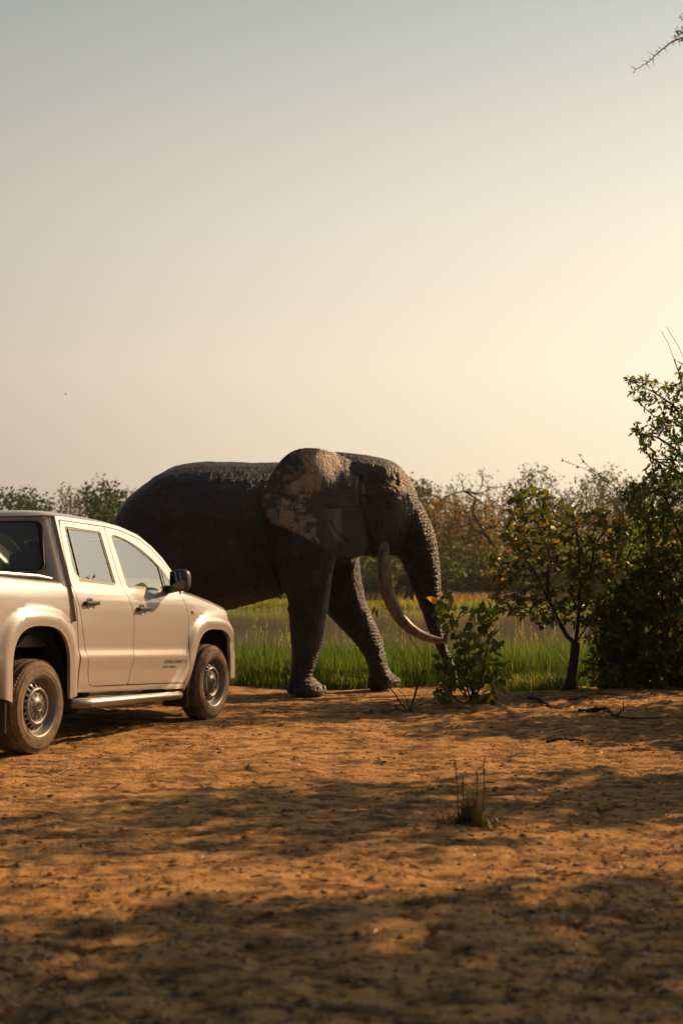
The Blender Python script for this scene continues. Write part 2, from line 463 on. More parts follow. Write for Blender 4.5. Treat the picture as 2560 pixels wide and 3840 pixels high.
M_PAINT = simple('white_paint', (.70, .69, .67), .32, 0, .9)
def dust_shade_paint():
    m, N, L, b = mat('white_truck_paint')
    t = N.new('ShaderNodeTexCoord'); s = N.new('ShaderNodeSeparateXYZ'); L.new(t.outputs['Object'], s.inputs[0])
    n = tex(N, L, 'ShaderNodeTexNoise', 7, t.outputs['Object'], Detail=6, Roughness=.7)
    # road dust towards the sills, with the ground's darker reflection painted into it
    lo = mth(N, L, 'SUBTRACT', 1.22, s.outputs[2]); lo = mth(N, L, 'MULTIPLY', lo, .80, True)
    f = mth(N, L, 'MULTIPLY', lo, mth(N, L, 'ADD', n.outputs[0], .25), True)
    c = mixc(N, L, f, (.345, .33, .31), (.27, .16, .085)); L.new(c, b.inputs['Base Color'])
    r = mth(N, L, 'ADD', mth(N, L, 'MULTIPLY', f, .45), .30); L.new(r, b.inputs['Roughness'])
    b.inputs['Coat Weight'].default_value = .75; b.inputs['Coat Roughness'].default_value = .06
    L.new(mth(N, L, 'ADD', mth(N, L, 'MULTIPLY', f, .35), .05), b.inputs['Coat Roughness'])
    n2 = tex(N, L, 'ShaderNodeTexNoise', 3.0, t.outputs['Object'], Detail=2)
    bump(N, L, b, n2.outputs[0], .02, .02)
    return m
M_PAINT = dust_shade_paint()
M_BLACK = simple('black_plastic', (.018, .018, .018), .45)
M_TRIM = simple('window_rubber', (.012, .012, .012), .5)
M_DARK = simple('underbody_black', (.012, .012, .011), .9, spec=.1)
M_SEAT = simple('seat_cloth', (.03, .03, .03), .9)
M_CHROME = simple('bright_trim', (.42, .40, .37), .30, 1.0)
M_STEEL = simple('silver_wheel_steel', (.19, .18, .17), .46, .5)
M_CAP = simple('hub_cap_grey', (.10, .10, .098), .42, .3)
M_INK = simple('navy_lettering', (.02, .02, .045), .5)
M_AMBER = simple('indicator_lens', (.8, .28, .10), .15, 0, 1)
M_RED = simple('tail_lamp_lens', (.35, .02, .015), .15, 0, 1)
M_LENS = simple('headlamp_lens', (.6, .62, .62), .08, .3, 1)
def tyre_mat():
    m, N, L, b = mat('dusty_tyre_rubber')
    t = N.new('ShaderNodeTexCoord'); n = tex(N, L, 'ShaderNodeTexNoise', 9, t.outputs['Object'], Detail=6, Roughness=.7)
    r = ramp(N, L, n.outputs[0], [(.30, (.045, .036, .027)), (.52, (.135, .093, .055)), (.75, (.23, .15, .085))])
    L.new(r.outputs[0], b.inputs['Base Color']); b.inputs['Roughness'].default_value = .85
    return m
M_TYRE = tyre_mat()
def glass_mat(name, tint, ior):
    m, N, L, b = mat(name); N.remove(b)
    tr = N.new('ShaderNodeBsdfTransparent'); tr.inputs[0].default_value = (*tint, 1)
    gl = N.new('ShaderNodeBsdfGlossy'); gl.inputs['Roughness'].default_value = .02; gl.inputs[0].default_value = (1, 1, 1, 1)
    fr = N.new('ShaderNodeFresnel'); fr.inputs['IOR'].default_value = ior
    mx = N.new('ShaderNodeMixShader'); L.new(fr.outputs[0], mx.inputs[0]); L.new(tr.outputs[0], mx.inputs[1]); L.new(gl.outputs[0], mx.inputs[2])
    L.new(mx.outputs[0], N['Material Output'].inputs[0])
    return m
M_GLASS = glass_mat('side_glass', (.60, .68, .56), 1.62)
M_RGLASS = glass_mat('rear_glass', (.42, .50, .44), 1.6)
M_MIRROR = simple('mirror_glass', (.10, .11, .105), .04, 1.0)

_zz = np.linspace(.2, 2.1, 1200)
_pf = np.interp(_zz, [.2, .36, .42, .46, .58, .698, .765, .95, 1.10, 1.19, 1.26, 1.30, 1.32, 1.88, 2.1],
                     [.80, .862, .888, .896, .905, .926, .903, .915, .918, .908, .889, .868, .858, .683, .60])
_k = np.exp(-.5*(np.arange(-30, 31)*(_zz[1]-_zz[0])/.010)**2); _k /= _k.sum()
_pf = np.convolve(np.pad(_pf, 30, 'edge'), _k, 'valid')
def rake(x, z): return z - .037*(x-1.6)
AA, AB, AN, AZ = .41, .378, 2.8, .58
def half_rear(z): return np.interp(z, _hz, _hr)
_hz = np.linspace(.1, 1.4, 300); _hr = np.interp(_hz, [.1, .36, .46, .60, .74, .84], [.85, .695, .575, .475, .425, .41])
_kk = np.exp(-.5*(np.arange(-20, 21)*(_hz[1]-_hz[0])/.04)**2); _kk /= _kk.sum(); _hr = np.convolve(np.pad(_hr, 20, 'edge'), _kk, 'valid')
def arch_dist(A, cx):
    """signed distance-like field of a wheel opening (negative inside)"""
    dx = A[:, 0]-cx; z = A[:, 1]
    if cx > 1: dx = np.where(dx < 0, dx*AA/half_rear(z), dx)
    dz = np.maximum(z-AZ, 0)
    rho = ((np.abs(dx)/AA)**AN+(dz/AB)**AN)**(1/AN)
    return (rho-1)*.395
def arch_loop(cx):
    zs = np.concatenate([np.linspace(.36, AZ, 8)[:-1], AZ+AB*np.sin(np.linspace(0, math.pi/2, 26))])
    h = AA*np.maximum(1-(np.maximum(zs-AZ, 0)/AB)**AN, 0)**(1/AN)
    lf = h*(half_rear(zs)/AA if cx > 1 else 1.0)
    right = [(cx+a, z) for a, z in zip(h, zs)]; left = [(cx-a, z) for a, z in zip(lf, zs)]
    return densify_open(right + left[::-1][1:], .03)
def densify_open(P, sp):
    out = []
    for a, b in zip(P[:-1], P[1:]):
        a = np.array(a); b = np.array(b); n = max(1, int(round(np.linalg.norm(b-a)/sp))); out += [tuple(a+(b-a)*k/n) for k in range(n)]
    res = [out[0]]
    for q in out[1:]+[tuple(P[-1])]:
        if math.hypot(q[0]-res[-1][0], q[1]-res[-1][1]) > .012: res.append(q)
    return res
ARCH_R = arch_loop(0.0); ARCH_F = arch_loop(3.095)
def f_lat(A):
    """half width of the pickup's skin at body coordinates (x along, z up)"""
    x, z = A[:, 0], A[:, 1]
    l = np.interp(z, _zz, _pf)
    l = l - .035*sstep(x, 2.5, 3.3)*sstep(z, 1.0, 1.3)
    l = l - .20*np.clip((x-3.35)/.62, 0, 1.2)**2 - .36*np.clip((x-3.42)/.30, 0, 1.2)**1.15*(1-.75*sstep(z, .92, 1.12)) - .03*np.clip((-.6-x)/.6, 0, 1)**2
    for cx in (0.0, 3.095):
        d = arch_dist(A, cx)
        l = l + (.908-l)*(1-sstep(d, .09, .22))*(z < 1.3)
        l = l + (.050*(1-sstep(d, .075, .18)) - .010*(1-sstep(d, 0, .06)))*(1-.9*sstep(x, 3.40, 3.50)*(1-sstep(z, .80, .98)))
    return l
def side_map(sgn, off=0.0):
    def f(A):
        A = np.asarray(A, float); l = f_lat(A)+off
        return np.column_stack([A[:, 0], -sgn*l, rake(A[:, 0], A[:, 1])])
    return f

truck = empty('pickup_truck', T_O, math.pi/2 - A_T)
tag(truck, 'white double-cab pickup truck with dusty, shade-painted sills and black lettering on its front door', 'pickup truck')

D_REAR = [(.778, .49), (.728, .705), (.66, .91), (.592, 1.131), (.544, 1.307), (.560, 1.50), (.612, 1.859)]   # rear edge of the rear door
SPLIT = [(1.437, .45), (1.47, .56), (1.508, .71), (1.515, .90), (1.50, 1.05), (1.45, 1.20), (1.385, 1.317), (1.368, 1.45), (1.345, 1.857)]
FR_ED = [(2.40, .443), (2.46, .50), (2.51, .58), (2.535, .70), (2.562, .90), (2.564, 1.0), (2.535, 1.15), (2.45, 1.284)]
TOP = [(1.345, 1.857), (1.62, 1.842), (1.927, 1.787), (2.14, 1.692), (2.295, 1.592), (2.40, 1.483)]
BED_ED = [(.580, .40), (.603, .70), (.572, .90), (.537, 1.11), (.505, 1.215), (.430, 1.287)]
sm = lambda p: chaikin(p, 1, False)
def shift(p, dx, dz=0): return [(a+dx, b+dz) for a, b in p]
W_REAR = rounded([(.640, 1.45), (.672, 1.815), (1.262, 1.808), (1.292, 1.342), (.735, 1.357), (.672, 1.385)], [.06, .03, .02, .02, .03, .05])
W_FRONT = rounded([(1.432, 1.785), (1.50, 1.797), (1.70, 1.765), (1.893, 1.708), (2.08, 1.618), (2.25, 1.505), (2.36, 1.395), (2.385, 1.318), (1.482, 1.329)], [.02, .03, .05, .05, .05, .05, .04, .02, .02])

def wheel_lathe(prof, name, m, parent, n=56): 
    b = MB(); b.lathe(prof, n); return b.build(name, m, parent)
def make_wheel(x, sgn):
    w = empty('wheel'); w.parent = truck; w.location = (x, -sgn*.93, .372)
    w.rotation_euler = (0, random.random()*.8, 0 if sgn > 0 else math.pi)
    # local -y points outwards; offsets below are outward-positive
    def prof(p): return [(r, -h) for r, h in p]
    b = MB(); b.lathe(prof([(.236, -.010), (.243, .0), (.262, .006), (.290, .008), (.318, .003), (.338, -.006), (.352, -.018), (.362, -.034), (.369, -.055), (.372, -.09), (.372, -.16), (.369, -.195), (.36, -.215), (.32, -.24), (.24, -.235), (.225, -.12)]), 96, closed=True)
    t = b.build('tyre', M_TYRE, w)
    tr = MB()                                   # shoulder tread blocks
    for k in range(72):
        a = 2*math.pi*k/72
        for (h, wd, sk) in ((-.045, .034, .25), (-.10, .036, -.2), (-.15, .036, .2), (-.20, .03, -.25)):
            rot = Matrix.Rotation(-a, 3, 'Y') @ Matrix.Rotation(sk, 3, 'X')
            rr = .3715 if abs(h+.12) < .07 else .364
            tr.box((rr*math.cos(a), -h, rr*math.sin(a)), (.014, wd, .021), 0, rot)
    tr.build('tread', M_TYRE, t, smooth=False) 
    for r0, h0 in ((.283, .0095), (.326, .0045)):
        bb = MB(); bb.lathe(prof([(r0-.004, h0-.004), (r0-.002, h0), (r0+.002, h0), (r0+.004, h0-.004)]), 72); bb.build('sidewall_ring', M_TYRE, t)
    rp = [(.225, -.10), (.228, -.02), (.238, .002), (.241, .004), (.236, .002), (.228, -.006), (.221, -.020), (.214, -.045), (.205, -.060), (.196, -.062)]
    rim = MB(); rim.lathe(prof(rp), 72); rim = rim.build('rim', M_STEEL, w)
    # perforated disc
    dz = np.array([.110, .116, .126, .137, .147, .156, .171, .186, .196]); dh = np.array([-.050, -.036, -.022, -.016, -.022, -.036, -.050, -.058, -.062])
    def dmap(A):
        r = np.linalg.norm(A, axis=1); return np.column_stack([A[:, 0], -np.interp(r, dz, dh), A[:, 1]])
    circ = lambda r, n=64, c=(0, 0): [(c[0]+r*math.cos(2*math.pi*k/n), c[1]+r*math.sin(2*math.pi*k/n)) for k in range(n)]
    holes = [circ(.110, 48)] + [circ(.0200, 14, (.172*math.cos(2*math.pi*k/20), .172*math.sin(2*math.pi*k/20))) for k in range(20)]
    panel('wheel_disc', circ(.196, 80), dmap, M_STEEL, w, holes, sp=.014, depth=.008, edge=.001)
    c = MB(); c.lathe(prof([(.112, -.052), (.108, -.034), (.09, -.030), (.058, -.024), (.050, -.016), (.046, -.014), (.030, -.012), (.001, -.011)]), 48)
    cap = c.build('hub_cap', M_CAP, w)
    for k in range(10):
        a = 2*math.pi*k/10+.1; rot = Matrix.Rotation(-a, 3, 'Y'); g = MB()
        g.box((.082*math.cos(a), .0285, .082*math.sin(a)), (.040, .006, .004), 0, rot)
        g.build('hub_groove', M_DARK, cap)
    # round emblem: ring with a V over a W
    e = MB(); n = 32
    e.lathe(prof([(.030, -.012), (.031, -.007), (.034, -.006), (.036, -.012)]), 40)
    def stroke(p, q):
        p, q = Vector((p[0], 0, p[1])), Vector((q[0], 0, q[1])); d = q-p; rot = Matrix.Rotation(-math.atan2(d.z, d.x), 3, 'Y')
        m_ = (p+q)/2; e.box((m_.x, .0085, m_.z), (d.length+.003, .005, .0055), 0, rot)
    for p, q in (((-.013, .027), (0, .004)), ((0, .004), (.013, .027)), ((-.027, .011), (-.012, -.025)), ((-.012, -.025), (0, -.002)), ((0, -.002), (.012, -.025)), ((.012, -.025), (.027, .011))): stroke(p, q)
    e.build('emblem', M_CHROME, cap)
    bk = MB(); bk.lathe(prof([(.001, -.10), (.21, -.10), (.222, -.09)]), 40); bk.build('brake_drum', M_DARK, w)
    return w

def build_truck():
    for sgn in (1, -1):
        fl = sgn < 0; S = lambda off=0.0: side_map(sgn, off)
        # --- bed side
        out = [(-1.20, .44)] + [(-.50, .40)] + ARCH_R[::-1] + shift(sm(BED_ED), 0)[0:] + [(.40, 1.295), (-1.20, 1.325)]
        out = [(-1.20, .44), (-.56, .40)] + ARCH_R[::-1] + sm(BED_ED) + [(.39, 1.297), (-1.20, 1.325)]
        panel('bed_side', out, S(), M_PAINT, truck, sp=.035, depth=.03, flip=fl)
        # rolled top edge of the bed and its cap rail
        b = MB(); xs = np.linspace(-1.20, .40, 20); 
        prof = [(0, 0), (-.006, .014), (-.022, .024), (-.045, .028), (-.075, .028), (-.085, .0), (-.085, -.08)]
        for i, x in enumerate(xs):
            zt = np.interp(x, [-1.2, .39], [1.325, 1.297]); l = float(f_lat(np.array([[x, zt]]))[0])
            b.V += [(x, -sgn*(l+p[0]), rake(x, zt+p[1])) for p in prof]
        n = len(prof)
        for i in range(len(xs)-1):
            for k in range(n-1): b.F.append((i*n+k, i*n+k+1, (i+1)*n+k+1, (i+1)*n+k))
        b.build('bed_edge', M_PAINT, truck)
        rb = MB(); rb.tube([(x, -sgn*.80, rake(x, 1.352+.012*(x < .30))) for x in np.linspace(-1.15, .34, 8)], [.010]+[.016]*6+[.010], 8); rb.build('bed_rail', M_CHROME, truck)
        # --- cab frame around the doors
        lp = [(.612, .40), (2.40, .385), (2.395, .434), (.885, .443), (.795, .458), (.765, .50)]
        lp += shift(D_REAR[1:], -.009) + [(.620, 1.867)] + shift(TOP, 0, .008) + [(2.455, 1.40), (2.51, 1.305), (2.56, 1.31), (2.50, 1.42), (2.425, 1.515), (2.305, 1.632), (2.145, 1.735), (1.935, 1.828), (1.62, 1.882), (1.345, 1.896), (.63, 1.896), (.53, 1.885)]
        lp += [(.478, 1.50), (.470, 1.33), (.515, 1.235), (.550, 1.11), (.585, .90), (.617, .70)]
        panel('cab_frame', lp, S(), M_PAINT, truck, sp=.035, depth=.03, flip=fl)
        # --- rear door
        bl = chaikin([D_REAR[0], (.795, .463), (.86, .452)], 2, False)
        rd = bl[1:] + [(1.432, .450)] + sm(SPLIT)[1:] + [(.63, 1.859)] + sm(D_REAR)[::-1][1:-1]
        rd = [p for p in rd]
        door = panel('rear_door', rd, S(), M_PAINT, truck, [W_REAR], sp=.032, depth=.022, flip=fl)
        fdl = shift(sm(SPLIT), .008)
        fd = [(fdl[0][0], .450), (2.36, .443)] + sm(FR_ED) + [(2.455, 1.33)] + TOP[::-1][:-1] + [(1.356, 1.857)] + fdl[::-1][1:-1]
        fdoor = panel('front_door', fd, S(), M_PAINT, truck, [W_FRONT], sp=.032, depth=.022, flip=fl)
        # --- glass, seals, divider bars
        for W, d, bar in ((W_REAR, door, ((.742, 1.818), (.728, 1.352), .020)), (W_FRONT, fdoor, ((2.205, 1.540), (2.200, 1.318), .034))):
            panel('window_glass', W, S(-.012), M_GLASS, d, sp=.06, depth=.003, flip=fl, edge=.001)
            W2 = np.array(W); c = W2.mean(0); inner = [tuple(c+(p-c)*(1-.022/np.linalg.norm(p-c))) for p in W2]
            panel('window_seal', W, S(-.006), M_TRIM, d, [inner], sp=.05, depth=.008, flip=fl)
            (x0, z0), (x1, z1), w = bar
            panel('window_bar', [(x0-w/2, z0), (x0+w/2, z0), (x1+w/2, z1), (x1-w/2, z1)], S(-.003), M_TRIM, d, sp=.03, depth=.012, flip=fl)
            # bright belt moulding
            zb = [p for p in W if p[1] < 1.40]; xa = min(p[0] for p in zb)+.03; xb = max(p[0] for p in zb)-.02
            zs = lambda x: np.interp(x, [.735, 1.292, 1.482, 2.385], [1.357, 1.342, 1.329, 1.318])
            panel('belt_moulding', [(xa, zs(xa)-.012), (xb, zs(xb)-.012), (xb, zs(xb)+.004), (xa, zs(xa)+.004)], S(.004), M_BLACK, d, sp=.03, depth=.010, flip=fl)
        panel('mirror_sail', rounded([(2.215, 1.52), (2.36, 1.40), (2.40, 1.31), (2.215, 1.315)], .02), S(.002), M_GLASS, fdoor, sp=.04, depth=.01, flip=fl)
        # --- handles with their scooped recess
        for (hx, hz, d) in ((.765, 1.158, door), (1.655, 1.128, fdoor)):
            l = float(f_lat(np.array([[hx, hz]]))[0])
            b = MB(); zz = rake(hx, hz)
            b.box((hx, -sgn*(l+.030), zz), (.205, .024, .036), .011)
            for e in (-.088, .088): b.box((hx+e, -sgn*(l+.012), zz), (.032, .034, .034), .008)
            b.build('handle', M_BLACK, d)
            cu = MB(); cu.lathe([(.001, -.001), (.040, -.0012), (.047, -.004), (.050, -.002), (.052, .002)], 28)
            cu.V = [(x+hx-.005, -sgn*(l+.0045+(-y)), z+zz-.004) for x, y, z in cu.V]
            cu.build('handle_recess', M_PAINT, d)
            bk = MB(); bk.box((hx-.005, -sgn*(l+.004), zz+.030), (.060, .006, .030), .002); bk.build('handle_shadow_gap', M_BLACK, d)
        # --- front fender
        ff = [(2.408, .40)] + [(2.414, .43)] + shift(sm(FR_ED), .008)[1:] + [(2.50, 1.300), (2.80, 1.262), (3.13, 1.208), (3.40, 1.150), (3.60, 1.075), (3.72, .98), (3.74, .80), (3.70, .46), (3.52, .46)] + [p for p in ARCH_F if not (p[0] > 3.3 and p[1] < .45)]
        panel('front_fender', ff, S(), M_PAINT, truck, sp=.032, depth=.03, flip=fl)
        l = float(f_lat(np.array([[2.655, 1.122]]))[0]); b = MB(); b.box((2.655, -sgn*(l+.006), rake(2.655, 1.122)), (.055, .016, .030), .006); b.build('indicator_lamp', M_AMBER, truck)
        # --- side step with rounded ends
        b = MB(); pts = [(x, -sgn*y, rake(x, z)) for x, y, z in ((.50, .90, .318), (.56, .965, .318), (.64, .985, .318), (2.20, .985, .326), (2.30, .955, .326), (2.34, .88, .326))]
        b.tube(pts, [.036, .039, .039, .039, .039, .036], 16); st = b.build('side_step', M_CHROME, truck)
        b = MB(); b.box((1.42, -sgn*.955, rake(1.42, .352)), (1.5, .085, .014), .004); b.V = [(x, y, z-.037*(x-1.42)) for x, y, z in b.V]; b.build('step_tread', M_BLACK, st)
        b = MB(); b.tube(pts[:3], [.040, .0435, .041], 16); b.build('step_end_cap', M_STEEL, st)
        for x in (.80, 2.05):
            b = MB(); b.box((x, -sgn*.80, rake(x, .335)), (.05, .30, .03)); b.build('step_bracket', M_DARK, st)
        # --- wheel housings
        for cx, rr in ((0, .455), (3.095, .47)):
            b = MB(); n = 20
            for k in range(n+1):
                a = math.pi*k/n
                for y in (.50, .885): b.V.append((cx+rr*math.cos(a), -sgn*y, .46+(.50)*math.sin(a)+.0))
            b.F = [(2*k, 2*k+1, 2*k+3, 2*k+2) for k in range(n)]
            m0 = len(b.V); b.V += [(cx+rr*math.cos(math.pi*k/n), -sgn*.50, .46+.50*math.sin(math.pi*k/n)) for k in range(n+1)]
            b.F.append(tuple(range(m0, m0+n+1))); b.build('wheel_housing', M_DARK, truck)
        for x, z0, z1, w in ((2.52, .17, .56, .03), (-.48, .20, .55, .02)):
            b = MB(); b.box((x, -sgn*.80, (z0+z1)/2), (w, .27, z1-z0), .006); b.build('mud_flap', M_BLACK, truck)
        b = MB(); b.box((2.56, -sgn*.72, .50), (.30, .32, .30), .02); b.build('inner_fender', M_DARK, truck)
        # --- door mirror
        mx, ml, mz = 2.135, 1.055, rake(2.135, 1.408)
        bm = bmesh.new(); bmesh.ops.create_uvsphere(bm, u_segments=28, v_segments=18, radius=1)
        for v in bm.verts:
            c = v.co; q = [math.copysign(abs(k)**.52, k) for k in c]
            x = q[0]*.078; y = q[1]*.098; z = q[2]*.104
            if x > 0: x *= 1.25; y *= 1-.25*(q[0] > 0)*q[0]; z *= 1-.22*q[0]
            v.co = Vector((x, y, z*(1-.10*sgn*0)))
        me = bpy.data.meshes.new('side_mirror'); bm.to_mesh(me); bm.free()
        for p in me.polygons: p.use_smooth = True
        mo = link('side_mirror', me, M_BLACK, truck, (mx, -sgn*ml, mz)); mo.rotation_euler = (0, 0, sgn*.10)
        b = MB(); b.box((-.0765, 0, .0), (.010, .158, .165), .004); b.build('mirror_glass', M_MIRROR, mo)
        b = MB(); b.tube([(.02, sgn*.05, -.07), (.06, sgn*.12, -.085), (.10, sgn*.19, -.09)], [.040, .036, .045], 10); b.build('mirror_arm', M_BLACK, mo)
        for x in (0, 3.095): make_wheel(x, sgn)
        # --- seats
        for x in (1.02, 1.95):
            s = empty('seat'); s.parent = truck; s.location = (x, -sgn*.36, 0)
            b = MB(); b.box((.05, 0, .80), (.50, .50, .16), .05); b.build('cushion', M_SEAT, s)
            b = MB(); b.box((-.24, 0, 1.14), (.13, .46, .58), .05, Matrix.Rotation(-.16, 3, 'Y')); b.build('backrest', M_SEAT, s)
            b = MB(); b.box((-.315, 0, 1.545), (.09, .27, .19), .04, Matrix.Rotation(-.12, 3, 'Y')); b.build('headrest', M_SEAT, s)
    # --- roof and windscreen: cross sections lofted along x
    def edge_z(x): return np.interp(x, [.40, .47, .55, .63, 1.345, 1.62, 1.935, 2.145, 2.305, 2.425, 2.50, 2.56], [1.862, 1.884, 1.891, 1.893, 1.892, 1.878, 1.824, 1.731, 1.628, 1.511, 1.415, 1.306])
    def top_z(x): return np.interp(x, [.40, .47, .55, .70, 1.0, 1.4, 1.77, 1.95, 2.11, 2.28, 2.42, 2.56], [1.875, 1.925, 1.948, 1.962, 1.966, 1.950, 1.910, 1.870, 1.808, 1.690, 1.545, 1.345])
    def roof_map(A):
        x, s = A[:, 0], A[:, 1]; ze = edge_z(x); zt = top_z(x)
        hw = np.interp(ze, _zz, _pf) - .012*sstep(x, 2.0, 2.5)
        l = s*hw; z = ze + (zt-ze)*np.maximum(1-np.abs(s)**3.2, 0)**(1/1.8)
        xx = x + .16*(1-s*s)*sstep(x, 1.75, 2.5) - .03*(1-s*s)*(1-sstep(x, .4, .6))
        return np.column_stack([xx, -l, rake(x, z)])
    xg = np.linspace(.40, 2.08, 44); sg = np.concatenate([-np.linspace(1, .8, 9)[:-1], np.linspace(-.8, .8, 15), np.linspace(.8, 1, 9)[1:]])
    def grid(name, fm, a, b, m, parent, flip=False):
        A = np.array([(x, s) for x in a for s in b]); V = fm(A); nb = len(b)
        F = [(i*nb+k, i*nb+k+1, (i+1)*nb+k+1, (i+1)*nb+k) for i in range(len(a)-1) for k in range(nb-1)]
        mb = MB(); mb.V = [tuple(v) for v in V]; mb.F = [f[::-1] if flip else f for f in F]
        return mb.build(name, m, parent, sharp=80)
    grid('roof', roof_map, xg, sg, M_PAINT, truck)
    xw = np.linspace(2.08, 2.56, 14)
    for a, b in ((-1, -.90), (.90, 1)): grid('windscreen_pillar', roof_map, xw, np.linspace(a, b, 5), M_PAINT, truck)
    grid('windscreen', lambda A: roof_map(A)-np.array([.004, 0, .006]), xw, np.linspace(-.90, .90, 17), M_GLASS, truck)
    # --- cab back with its window (s is measured from the centre line, bending round the corner post)
    def back_map(A):
        s, z = A[:, 0], A[:, 1]; hw = np.interp(z, _zz, _pf); r = .105; a0 = hw-r
        sa = np.abs(s); d = np.clip((sa-a0)/(r*math.pi/2), 0, 1)*math.pi/2
        l = np.where(sa < a0, sa, a0+r*np.sin(d)); base = np.interp(z, [.9, 1.3, 1.9], [.405, .385, .425])
        x = base + np.where(sa < a0, 0, r*(1-np.cos(d))) - .030*(1-(s/.9)**2)
        return np.column_stack([x, -np.sign(s)*l, rake(x, z)])
    hw0 = lambda z: float(np.interp(z, _zz, _pf)) - .105 + .105*math.pi/2 - .004
    bo = [(-hw0(1.0), 1.0), (hw0(1.0), 1.0), (hw0(1.3), 1.3), (hw0(1.6), 1.6), (hw0(1.88), 1.88), (-hw0(1.88), 1.88), (-hw0(1.6), 1.6), (-hw0(1.3), 1.3)]
    RW = rounded([(-.725, 1.42), (.725, 1.42), (.65, 1.838), (-.65, 1.838)], .07, 6)
    cb = panel('cab_back', bo, back_map, M_PAINT, truck, [RW], sp=.04, depth=.03, flip=True)
    off = lambda d: (lambda A: back_map(A)+np.array([d, 0, 0]))
    panel('rear_window', RW, off(.008), M_RGLASS, cb, sp=.08, depth=.003, flip=True)
    W2 = np.array(RW); c = W2.mean(0); inner = [tuple(c+(p-c)*(1-.035/np.linalg.norm(p-c))) for p in W2]
    panel('rear_window_seal', RW, off(.004), M_TRIM, cb, [inner], sp=.06, depth=.012, flip=True)
    b = MB(); b.box((.375, -.60, rake(.4, 1.395)), (.03, .07, .03), .008); b.build('window_latch', M_BLACK, cb)
    # --- hood
    HX = [2.44, 2.50, 2.80, 3.13, 3.40, 3.60, 3.72, 3.78]; HZ = [1.306, 1.303, 1.265, 1.211, 1.153, 1.078, .985, .93]
    HT = [1.335, 1.355, 1.352, 1.312, 1.255, 1.175, 1.06, .94]
    def hood_map(A):
        x, s = A[:, 0], A[:, 1]; ze = np.interp(x, HX, HZ); zt = np.interp(x, HX, HT)
        l = s*f_lat(np.column_stack([x, ze])); z = ze+(zt-ze)*np.maximum(1-np.abs(s)**3.0, 0)**(1/1.9)
        xx = x + .20*(1-s*s)*sstep(x, 3.3, 3.75) + .14*(1-s*s)*(1-sstep(x, 2.5, 2.9))
        return np.column_stack([xx, -l, rake(x, z)])
    grid('hood', hood_map, np.linspace(2.46, 3.76, 36), sg, M_PAINT, truck)
    # --- front end
    def nose_map(A):
        s, z = A[:, 0], A[:, 1]; hwn = .78; x = 3.985-.24*np.abs(s/hwn)**2.6-.06*np.clip((z-.75)/.3, 0, 1)**2-.05*np.clip((.5-z)/.2, 0, 1)**2
        return np.column_stack([x, -s, rake(x, z)])
    panel('front_bumper', rounded([(-.80, .40), (.80, .40), (.80, .70), (-.80, .70)], .05), nose_map, M_PAINT, truck, sp=.06, depth=.06)
    panel('grille', rounded([(-.45, .715), (.45, .715), (.48, .94), (-.48, .94)], .03), nose_map, M_BLACK, truck, sp=.06, depth=.05)
    for s in (-1, 1):
        panel('headlight', rounded([(s*.47, .72), (s*.79, .72), (s*.78, .96), (s*.49, .94)], .04), nose_map, M_LENS, truck, sp=.05, depth=.05)
    for k in range(3):
        z = .76+.065*k; panel('grille_bar', [(-.43, z), (.43, z), (.43, z+.022), (-.43, z+.022)], lambda A: nose_map(A)+np.array([.008, 0, 0]), M_CHROME, truck, sp=.06, depth=.02)
    # --- load bed, tailgate, rear bumper
    b = MB(); b.box((-.40, 0, .80), (1.60, 1.50, .04)); b.box((.355, 0, 1.06), (.03, 1.55, .50)); b.box((-.40, .775, 1.04), (1.6, .03, .5)); b.box((-.40, -.775, 1.04), (1.6, .03, .5))
    b.V = [(x, y, rake(x, z)) for x, y, z in b.V]; b.build('load_bed', M_BLACK, truck)
    b = MB(); b.box((-1.22, 0, .99), (.06, 1.56, .70), .015); b.V = [(x, y, rake(x, z)) for x, y, z in b.V]; tg = b.build('tailgate', M_PAINT, truck)
    b = MB(); b.box((-1.258, 0, 1.26), (.02, .20, .05), .008); b.build('handle', M_BLACK, tg)
    b = MB(); b.box((-1.30, 0, .60), (.16, 1.76, .18), .03); b.build('rear_bumper', M_CHROME, truck)
    for s in (-1, 1):
        b = MB(); b.box((-1.205, s*.855, 1.14), (.08, .10, .34), .02); b.build('tail_light', M_RED, truck)
    # --- running gear, floor, dash
    b = MB()
    for s in (-1, 1): b.box((1.35, s*.42, .50), (5.0, .09, .14), .01)
    b.box((1.5, 0, .545), (1.9, 1.66, .05)); b.box((3.2, 0, .56), (1.1, 1.0, .12)); b.box((-.55, 0, .62), (1.25, 1.5, .05))
    b.tube([(0, -.82, .372), (0, .82, .372)], .055, 12); b.tube([(3.095, -.82, .372), (3.095, .82, .372)], .04, 12); b.box((0, 0, .372), (.26, .30, .28), .08)
    b.box((1.15, .42, .44), (.85, .34, .22), .04); b.build('chassis', M_DARK, truck)
    b = MB(); b.box((2.42, 0, rake(2.4, 1.17)), (.40, 1.56, .22), .06); b.build('dashboard', M_BLACK, truck)
    sw = MB(); n = 28
    for k in range(n):
        a = 2*math.pi*k/n; pass
    ring = [(0, .185*math.cos(2*math.pi*k/n), .185*math.sin(2*math.pi*k/n)) for k in range(n+1)]
    sw.tube(ring, .016, 8, False); sw.box((.02, 0, -.02), (.05, .13, .12), .02); sw.box((.01, 0, -.02), (.015, .34, .03), .004); sw.tube([(.03, 0, -.02), (.30, 0, -.10)], .03, 8)
    sw = sw.build('steering_wheel', M_BLACK, truck); sw.location = (2.10, .38, 1.22); sw.rotation_euler = (0, -.42, 0)
    b = MB(); b.box((2.02, 0, rake(2.0, 1.72)), (.03, .20, .06), .012, Matrix.Rotation(.2, 3, 'Y')); b.build('rear_view_mirror', M_BLACK, truck)
